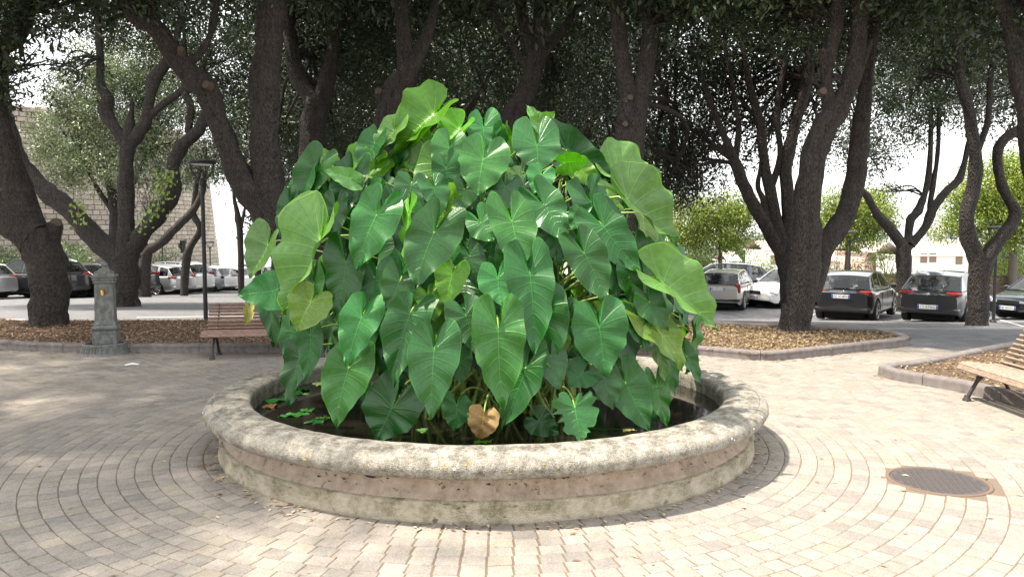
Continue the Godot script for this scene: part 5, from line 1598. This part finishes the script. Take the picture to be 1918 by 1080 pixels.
# ------------------------------------------------------------------ street furniture
func bench(label: String, p: Vector3, turn: float, length: float, wood: Material):
	var t := thing("park_bench", label, "bench", p, turn, "slatted benches round the square")
	var sl := [[.262, .335, 1.2], [.235, .372, .5], [.165, .376, .08], [.092, .368, .08], [.02, .358, .08], [-.05, .352, .05], [-.12, .356, -.12], [-.183, .378, -.6]]
	for i in 7: sl.append([-.222 - .022 * i - .0012 * i * i, .428 + .0455 * i, -1.2])
	for s in sl:
		var mb := MB.new()
		mb.cbox(Transform3D(Basis(Vector3.RIGHT, s[2]), Vector3(0, s[1], s[0])), Vector3(length, .026, .058 if s[1] < .4 else .040), .009)
		part(mb, "slat", wood, t)
	for x in [-length * .5 + .14, length * .5 - .14]:
		var mb := MB.new()
		var front := [Vector3(x, .02, .235), Vector3(x, .09, .20), Vector3(x, .2, .14), Vector3(x, .27, .07), Vector3(x, .295, 0)]
		var back := [Vector3(x, .02, -.235), Vector3(x, .09, -.20), Vector3(x, .2, -.14), Vector3(x, .27, -.07), Vector3(x, .295, 0)]
		for l in [front, back]:
			mb.tube(l, [.024, .019, .019, .017, .018], 8)
			mb.lathe([Vector2(.042, 0), Vector2(.042, .012), Vector2(.03, .03), Vector2(.026, .05), Vector2(.02, .06)], 12, Vector3(x, 0, l[0].z))
		part(mb, "leg", M.iron, t)
		mb = MB.new()
		mb.tube([Vector3(x, .31, .255), Vector3(x, .345, .2), Vector3(x, .345, .05), Vector3(x, .333, -.08), Vector3(x, .345, -.17), Vector3(x, .41, -.235), Vector3(x, .55, -.30), Vector3(x, .71, -.392)], [.012, .014, .014, .014, .014, .014, .013, .01], 8)
		mb.tube([Vector3(x, .29, .12), Vector3(x, .2, .15)], [.012, .012], 6)
		mb.tube([Vector3(x, .33, .13), Vector3(x, .19, .145)], [.012, .01], 6)
		mb.tube([Vector3(x, .33, -.13), Vector3(x, .19, -.145)], [.012, .01], 6)
		part(mb, "frame", M.iron, t)
	for x in [-length * .5 + .14, length * .5 - .14]:
		for s in sl:
			if s[1] < .4: continue
			var mb := MB.new()
			mb.cbox(Transform3D(Basis(Vector3.RIGHT, s[2]), Vector3(x, s[1], s[0] + .016)), Vector3(.012, .01, .012), .004)
			part(mb, "bolt", M.iron, t)
func lamp(label: String, base: Vector3, h: float, k := 1.0, style := 0):
	var t := thing("street_lamp", label, "street lamp", base, 0.0, "disc-headed street lamps")
	var mb := MB.new()
	mb.tube([Vector3(0, -.05, 0), Vector3(0, h - .42 * k, 0)], [.042 * k, .036 * k], 14)
	mb.lathe([Vector2(.09 * k, -.05), Vector2(.09 * k, .02), Vector2(.05 * k, .05)], 14)
	part(mb, "pole", M.lamp_metal, t)
	mb = MB.new()
	mb.lathe([Vector2(.05 * k, h - .45 * k), Vector2(.06 * k, h - .42 * k), Vector2(.05 * k, h - .34 * k), Vector2(.03 * k, h - .32 * k)], 12)
	for s in [-1.0, 1.0]:
		mb.tube([Vector3(0, h - .38 * k, 0), Vector3(s * .10 * k, h - .31 * k, 0), Vector3(s * .20 * k, h - .17 * k, 0), Vector3(s * .225 * k, h - .06 * k, 0), Vector3(s * .225 * k, h - .02 * k, 0)], [.018 * k, .018 * k, .018 * k, .018 * k, .018 * k], 8)
	part(mb, "arms", M.lamp_metal, t)
	mb = MB.new()
	mb.lathe([Vector2(.0, h - .045 * k), Vector2(.22 * k, h - .045 * k), Vector2(.262 * k, h - .03 * k), Vector2(.262 * k, h), Vector2(.22 * k, h + .022 * k), Vector2(.12 * k, h + .045 * k), Vector2(0, h + .05 * k)], 28)
	part(mb, "head", M.lamp_metal, t)
	mb = MB.new()
	mb.lathe([Vector2(.0, h - .056 * k), Vector2(.2 * k, h - .056 * k), Vector2(.2 * k, h - .046 * k)], 24)
	part(mb, "lens", M.lamp_glass, t)
func frustum(mb: MB, y0: float, a: float, y1: float, b: float):
	for k in 4:
		var d := Vector3(cos(k * PI * .5), 0, sin(k * PI * .5))
		var s := Vector3(-d.z, 0, d.x)
		var nn := (d * (y1 - y0) + Vector3(0, a - b, 0)).normalized()
		mb.flat([d * a - s * a + Vector3(0, y0, 0), d * a + s * a + Vector3(0, y0, 0), d * b + s * b + Vector3(0, y1, 0), d * b - s * b + Vector3(0, y1, 0)], nn)
	mb.flat([Vector3(-b, y1, -b), Vector3(b, y1, -b), Vector3(b, y1, b), Vector3(-b, y1, b)], Vector3.UP)
func drinking_fountain():
	var p := on_level(196, 660)
	p.z -= .06
	var t := thing("drinking_fountain", "cast-iron pillar drinking fountain with brass spout and half-round trough", "fountain", p, atan2(-p.x + BASIN.x, -p.z + BASIN.z) * .35)
	var mb := MB.new()
	mb.cbox(Transform3D(Basis.IDENTITY, Vector3(0, .14, 0)), Vector3(.325, .28, .325), .012)
	part(mb, "plinth", M.cast, t)
	mb = MB.new()
	frustum(mb, .28, .165, .30, .145); frustum(mb, .30, .145, .325, .145); frustum(mb, .325, .145, .345, .17)
	frustum(mb, .345, .17, .375, .17); frustum(mb, .375, .17, .40, .148); frustum(mb, .40, .148, .425, .152); frustum(mb, .425, .152, .445, .135); frustum(mb, .445, .135, .47, .13)
	part(mb, "base_moulding", M.cast, t)
	mb = MB.new()
	for k in 4:
		var b := Basis(Vector3.UP, k * PI * .5)
		for i in 9:
			var o := b * Vector3((i - 4) * .036, .36, .17)
			mb.cbox(Transform3D(b * Basis(Vector3.BACK, PI * .25), o), Vector3(.024, .024, .016), .008)
	part(mb, "ornament_band", M.cast, t)
	mb = MB.new()
	frustum(mb, .47, .128, 1.0, .118)
	part(mb, "shaft", M.cast, t)
	mb = MB.new()
	for k in 4:
		var b := Basis(Vector3.UP, k * PI * .5)
		for s in [-1.0, 1.0]: mb.bar(b * Vector3(s * .115, .48, .123), b * Vector3(s * .105, .99, .114), .018, .012, .003, Color.WHITE, b * Vector3.BACK)
		mb.bar(b * Vector3(-.105, .985, .114), b * Vector3(.105, .985, .114), .018, .012, .003, Color.WHITE, b * Vector3.BACK)
	part(mb, "panel_moulding", M.cast, t)
	mb = MB.new()
	frustum(mb, 1.0, .125, 1.02, .14); frustum(mb, 1.02, .14, 1.035, .13); frustum(mb, 1.035, .13, 1.085, .145); frustum(mb, 1.085, .145, 1.1, .162); frustum(mb, 1.1, .162, 1.125, .166)
	frustum(mb, 1.125, .155, 1.15, .12); frustum(mb, 1.15, .12, 1.185, .085); frustum(mb, 1.185, .085, 1.22, .055)
	for k in 4:
		var b := Basis(Vector3.UP, k * PI * .5)
		mb.cbox(Transform3D(b * Basis(Vector3.RIGHT, -.7), b * Vector3(0, 1.16, .115)), Vector3(.1, .05, .02), .01)
		for i in 7: mb.cbox(Transform3D(b, b * Vector3((i - 3) * .036, 1.06, .142)), Vector3(.02, .03, .016), .006)
	part(mb, "cap", M.cast, t)
	mb = MB.new()
	mb.lathe([Vector2(.05, 1.215), Vector2(.03, 1.23), Vector2(.026, 1.24), Vector2(.045, 1.255), Vector2(.05, 1.275), Vector2(.04, 1.295), Vector2(.02, 1.31), Vector2(.008, 1.33), Vector2(0, 1.335)], 16)
	part(mb, "finial", M.cast, t)
	mb = MB.new()
	mb.lathe([Vector2(.055, 0), Vector2(.055, .012), Vector2(.04, .02), Vector2(.03, .024), Vector2(0, .026)], 18)
	part(mb, "spout_rose", M.cast, t).transform = Transform3D(Basis(Vector3.RIGHT, PI * .5), Vector3(0, .90, .118))
	mb = MB.new()
	mb.tube([Vector3(0, .90, .13), Vector3(0, .905, .17), Vector3(0, .895, .2), Vector3(0, .865, .212), Vector3(0, .845, .213)], [.026, .032, .027, .02, .017], 10)
	mb.cbox(Transform3D(Basis.IDENTITY, Vector3(0, .93, .165)), Vector3(.03, .03, .03), .01)
	part(mb, "spout", M.brass, t)
	# trough
	mb = MB.new()
	var o := Vector3(0, 0, .16)
	mb.lathe([Vector2(.335, -.02), Vector2(.335, .015), Vector2(.315, .03), Vector2(.285, .125), Vector2(.295, .135), Vector2(.293, .152), Vector2(.265, .156), Vector2(.25, .148), Vector2(.24, .06), Vector2(.0, .05)], 44, o)
	part(mb, "trough", M.cast, t)
	mb = MB.new()
	for i in 44:
		var a := TAU * i / 44
		var d := Vector3(cos(a), 0, sin(a))
		mb.bar(o + d * .318 + Vector3(0, .03, 0), o + d * .290 + Vector3(0, .12, 0), .022, .014, .006, Color.WHITE, d)
	part(mb, "fluting", M.cast, t)
	mb = MB.new()
	for i in range(-4, 5): mb.bar(Vector3(i * .045, .135, .19), Vector3(i * .045 + .02, .135, .39), .014, .012, .003)
	part(mb, "drain_grate", M.iron, t)

# ------------------------------------------------------------------ walls and houses
func bastion():
	var c := Vector3(-48.6, -1.6, -62.7)
	var Rb := 22.6
	var t := thing("stone_bastion", "curved pale stone bastion wall behind the parked cars", "fortress", c)
	var mb := MB.new()
	mb.lathe([Vector2(Rb + 1.1, 0), Vector2(Rb + .3, 8.5), Vector2(Rb + .15, 11.3), Vector2(0, 11.5)], 90)
	part(mb, "core_wall", M.mortar, t)
	rng.seed = 61
	var rest := MB.new()
	var made := 0
	var ch := .33
	for row in 34:
		var y := row * ch
		var r := lerpf(Rb + 1.1, Rb + .3, y / 8.5) if y < 8.5 else lerpf(Rb + .3, Rb + .1, (y - 8.5) / 5.1)
		var a := -.35 + rng.randf() * .03
		while a < 2.2:
			var w := rng.randf_range(.42, .85)
			var da := w / r
			var am := a + da * .5
			var p := Vector3(cos(am) * r, y + ch * .5, sin(am) * r)
			a += da
			var s := px(c + p)
			if s.x > 455 or s.x < -120: continue
			if s.distance_to(Vector2(340, 462)) < 11: continue
			var g := rng.randf_range(.78, 1.12)
			var col := Color(.60 * g, .55 * g * rng.randf_range(.96, 1.03), .495 * g * rng.randf_range(.93, 1.05))
			if rng.randf() < .1: col = Color(.48 * g, .44 * g, .39 * g)
			var xf := Transform3D(Basis(Vector3.UP, -am + PI * .5), p + Vector3(cos(am), 0, sin(am)) * rng.randf_range(-.01, .02))
			var sz := Vector3(w - .03, ch - .028, .24)
			var vis := s.x > 0 and s.x < 412 and s.y > 330 and s.y < 490
			if vis and made < 300:
				var q := MB.new()
				q.cbox(xf, sz, .03, col)
				part(q, "stone_block", M.block, t)
				made += 1
			else:
				rest.cbox(xf, sz, .03, col)
	part(rest, "further_stone_blocks", M.block, t).set_meta("kind", "stuff")
	# small barred opening
	var wp := at(340, 462, 46.0)
	var dir := wp - c
	var am := atan2(dir.z, dir.x)
	mb = MB.new()
	var b := Basis(Vector3.UP, -am + PI * .5)
	var rr := Rb + 1.02
	var hit := at(340, 462, 45.5)
	for i in 200:
		hit = at(340, 462, 42.0 + i * .1)
		if Vector2(hit.x - c.x, hit.z - c.z).length() < Rb + .98: break
	am = atan2(hit.z - c.z, hit.x - c.x)
	b = Basis(Vector3.UP, -am + PI * .5)
	mb.cbox(Transform3D(b, hit - c), Vector3(.62, .95, .3), .01)
	var w := part(mb, "window_opening", M.under, t)
	mb = MB.new()
	for i in range(-1, 2): mb.cbox(Transform3D(b, hit - c + b * Vector3(i * .18, 0, .16)), Vector3(.03, .95, .03), .005)
	part(mb, "window_bar", M.iron, w)
func parapet():
	var a := Vector3(4.0, 0, -39.5)
	var b := Vector3(34.0, 0, -33.0)
	var dirv := (b - a).normalized()
	var base := -1.05
	var t := thing("parapet_wall", "low parapet of squared brown tuff blocks along the car park", "wall", Vector3(a.x, base, a.z), atan2(-dirv.z, dirv.x))
	var length := a.distance_to(b)
	var mb := MB.new()
	mb.cbox(Transform3D(Basis.IDENTITY, Vector3(length * .5, .42, 0)), Vector3(length, .9, .3), .01)
	part(mb, "core_wall", M.mortar, t)
	rng.seed = 14
	for row in 4:
		var x := -rng.randf() * .3
		while x < length:
			var w := rng.randf_range(.42, .62)
			var g := rng.randf_range(.75, 1.15)
			mb = MB.new()
			mb.cbox(Transform3D(Basis.IDENTITY, Vector3(x + w * .5, .11 + row * .215, .13)), Vector3(w - .025, .195, .1 + rng.randf() * .012), .015, Color(.36 * g, .285 * g, .205 * g))
			part(mb, "tuff_block", M.block, t)
			x += w
	mb = MB.new()
	var x := 0.0
	while x < length:
		mb = MB.new()
		mb.cbox(Transform3D(Basis.IDENTITY, Vector3(x + .5, .92, 0)), Vector3(.985, .09, .42), .015, Color(.36, .33, .3))
		part(mb, "coping_stone", M.block, t)
		x += 1.0
	mb = MB.new()
	mb.cbox(Transform3D(Basis.IDENTITY, Vector3(length * .5, .03, .9)), Vector3(length, .16, 1.4), .02)
	var pv := structure(mb, "pavement", M.kerb, "raised footway along the tuff parapet")
	pv.transform = t.transform
func house(label: String, x0: float, x1: float, top: float, d: float, depth: float, wall: Material, roof_h: float, wins: Array):
	var a := at(x0, top, d)
	var b := at(x1, top, d)
	var w := b.x - a.x
	var by := gy((a.x + b.x) * .5, -d) - .5
	var h := a.y - by
	var t := thing("house", label, "building", Vector3((a.x + b.x) * .5, by, -d))
	var mb := MB.new()
	mb.cbox(Transform3D(Basis.IDENTITY, Vector3(0, h * .5, -depth * .5)), Vector3(w, h, depth), .05)
	part(mb, "wall", wall, t)
	mb = MB.new()
	var e := .35
	var z0 := e
	var z1 := -depth - e
	var hx := w * .5 + e
	mb.flat([Vector3(-hx, h, z0), Vector3(hx, h, z0), Vector3(hx, h + roof_h, -depth * .5), Vector3(-hx, h + roof_h, -depth * .5)], Vector3(0, 1, .6).normalized())
	mb.flat([Vector3(-hx, h, z1), Vector3(hx, h, z1), Vector3(hx, h + roof_h, -depth * .5), Vector3(-hx, h + roof_h, -depth * .5)], Vector3(0, 1, -.6).normalized())
	mb.cbox(Transform3D(Basis.IDENTITY, Vector3(0, h - .08, -depth * .5)), Vector3(hx * 2, .16, depth + e * 2), .02)
	part(mb, "roof", M.roof_tile, t)
	for q in wins:
		var p := at(q[0], q[1], d)
		var lp := Vector3(p.x, p.y, 0) - Vector3(t.position.x, t.position.y, 0)
		mb = MB.new()
		mb.cbox(Transform3D(Basis.IDENTITY, lp + Vector3(0, 0, .0)), Vector3(1.0, 1.4, .2), .02)
		var wn := part(mb, "window", M.shutter, t)
		mb = MB.new()
		mb.cbox(Transform3D(Basis.IDENTITY, lp + Vector3(0, -.78, .08)), Vector3(1.2, .1, .25), .02)
		part(mb, "sill", M.plaster_white, wn)

func vine(p: Array, sd: int):
	var t := thing("climbing_vine", "bright young vine leaves climbing the many-limbed tree" if sd == 1 else "pale vine strand hanging from the many-limbed tree's left limb", "vine", p[0])
	var r := RandomNumberGenerator.new()
	r.seed = sd
	var mb := MB.new()
	var rel := []
	var rad := []
	for q in p:
		rel.append(q - p[0])
		rad.append(.01)
	mb.tube(rel, rad, 5)
	part(mb, "stem", M.bark_pale, t)
	var lm := MB.new()
	for i in (130 if sd == 1 else 34):
		var k := r.randi() % (rel.size() - 1)
		var o: Vector3 = rel[k].lerp(rel[k + 1], r.randf()) + Vector3(r.randfn(), r.randfn(), r.randfn()) * .13
		var nn := Vector3(r.randfn(), r.randfn() + .4, 1.0 + r.randf()).normalized()
		var sx := nn.cross(Vector3(r.randfn(), 1, 0)).normalized()
		var sy := sx.cross(nn)
		var a := r.randf_range(.04, .08)
		lm.flat([o - sy * a, o + sx * a * .8, o + sy * a, o - sx * a * .8], nn, Color(.2, .3, .05) * r.randf_range(.7, 1.2))
	part(lm, "leaves", M.leaf_lit, t).set_meta("kind", "stuff")

func build_surroundings():
	vine([at(262, 428, 23.4), at(285, 400, 23.4), at(300, 380, 23.4), at(305, 340, 23.5), at(318, 320, 23.4)], 1)
	vine([at(146, 420, 23.5), at(147, 400, 23.4), at(145, 385, 23.4)], 2)
	bastion()
	parapet()
	house("pink plastered house with brown shuttered windows beyond the parapet", 1620, 1692, 472, 130, 12, M.plaster_pink, 1.6, [[1632, 481], [1643, 481], [1653, 482], [1664, 481], [1643, 504], [1684, 490]])
	house("long whitewashed house with few small windows beyond the parapet", 1700, 1850, 478, 118, 10, M.plaster_white, 2.0, [[1731, 483], [1748, 482], [1797, 486], [1835, 492]])
	house("white house wall glimpsed left of the leaning grey trunk", 1432, 1475, 468, 125, 10, M.plaster_white, 1.5, [[1450, 486]])
	house("whitewashed block between the lime trunk and the pink house", 1500, 1600, 488, 140, 10, M.plaster_white, 1.8, [[1580, 495]])
	house("cream house behind the champagne hatchback's bushes", 1365, 1385, 488, 120, 8, M.plaster_white, 1.4, [[1375, 496]])
	var YG := Color(.32, .42, .06)
	var sh := [
		[1300, 508, 37.6, 1.5, .8, "yellow-green bush behind the champagne hatchback"], [1382, 506, 38.5, .9, .7, "pale bush beyond the parapet beside the lime trunk"], [1420, 505, 38.0, 1.1, .95, "feathery bright green bush above the parked white hatchback"], [1453, 512, 38.5, .7, .55, "small yellowish bush beside the leaning grey trunk"],
		[1555, 508, 37.5, 1.0, .9, "dark green bush left of the forked lamp post"], [1610, 508, 37.5, .8, .75, "light green bush right of the forked lamp post"], [1655, 506, 37.0, 1.0, 1.1, "tall feathery bush in front of the pink house"], [1712, 512, 36.5, .5, .45, "small bush against the four-armed tree"],
		[1785, 514, 36.5, .8, .45, "low bush above the black rounded hatchback"], [1870, 508, 36.0, .9, .9, "yellow-green bush between lamp post and lime trunk"], [1925, 505, 36.0, .9, 1.0, "bush at the right end of the parapet"], [1500, 508, 38.0, 1.0, .8, "bush hidden behind the black crossover"]]
	var i := 0
	for s in sh:
		i += 1
		var p := at(s[0], 520, s[2])
		p.y = -.95
		shrub(s[5], p, Vector3(s[3], s[4], s[3]), YG, 1.1, 9.0, i, "bushes behind the parapet")
	for s in [[20, 470, 46, 3.0, 1.3, "clipped dark green bank of shrubs behind the grey estate"], [105, 462, 47, 2.4, 1.6, "rounded green shrub at the bastion foot left of the many-limbed tree"], [160, 468, 46, 1.8, 1.3, "low green shrub beside the many-limbed tree"], [325, 468, 44, 1.4, 1.3, "grassy shrub at the foot of the bastion window"], [398, 490, 46, 1.0, .6, "scrubby growth at the right end of the bastion"], [290, 470, 45, 1.4, .9, "ivy-like shrub behind the slanting trunk"]]:
		i += 1
		var p := at(s[0], 500, s[2])
		p.y = gy(p.x, p.z) - .1
		shrub(s[5], p, Vector3(s[3], s[4], s[3] * .7), Color(.09, .155, .045), 1.3, 7.0, i, "shrubs below the bastion")
	for s in [[1290, 486, 150, 4., "far round tree on the skyline beside the plant"], [1325, 484, 160, 3.5, "far grey-green tree on the skyline left of the lime trunk"], [1400, 480, 150, 5., "far dark tree behind the lime tree"], [1432, 478, 140, 4., "far grey cypress-like tree beside the white house wall"], [1755, 470, 170, 3., "far tree above the whitewashed house"], [1880, 480, 150, 5., "far tree behind the right lime tree"], [1540, 482, 160, 4., "far tree behind the whitewashed block"]]:
		i += 1
		var p := at(s[0], s[1], s[2])
		p.y -= s[3] * 1.4
		shrub(s[4], p, Vector3(s[3], s[3] * 1.1, s[3]), Color(.10, .15, .06), 4.0, 9.0, i, "far trees on the skyline", "tree")
	drinking_fountain()
	bench("weathered dark red slatted bench beside the drinking fountain", Vector3(-3.42, 0, -11.05), .17, 1.75, M.wood_dark)
	bench("slatted bench mostly hidden behind the plant's right side", Vector3(1.55, 0, -10.95), -.12, 1.75, M.wood_dark)
	bench("sun-bleached pale slatted bench on curved iron legs", Vector3(4.90, 0, -7.28), -PI * .5 - .03, 1.75, M.wood_pale)
	var b := at(385, 600, 15.2)
	b.y = gy(b.x, b.z)
	lamp("disc-headed lamp post behind the dark red bench", b, at(385, 303, 15.2).y - b.y, 1.0)
	b = at(1228, 600, 22.0)
	b.y = gy(b.x, b.z)
	lamp("disc-headed lamp post hidden behind the plant's right side", b, at(1228, 345, 22.0).y - b.y, 1.0)
	b = at(1591, 520, 33.0)
	b.y = gy(b.x, b.z)
	lamp("forked lamp post behind the black crossover", b, at(1591, 434, 33.0).y - b.y, 1.1)
	b = at(1862, 590, 21.5)
	b.y = gy(b.x, b.z)
	lamp("disc-headed lamp post behind the two-armed trunk", b, at(1862, 426, 21.5).y - b.y, 1.0)
	b = at(394, 520, 52.0)
	b.y = gy(b.x, b.z)
	lamp("small distant lamp post at the right end of the bastion", b, at(394, 452, 52.0).y - b.y, 1.1)
	b = at(305, 520, 45.0)
	b.y = gy(b.x, b.z)
	lamp("distant lamp post at the bastion foot between the crooked trees", b, at(305, 440, 45.0).y - b.y, 1.0)
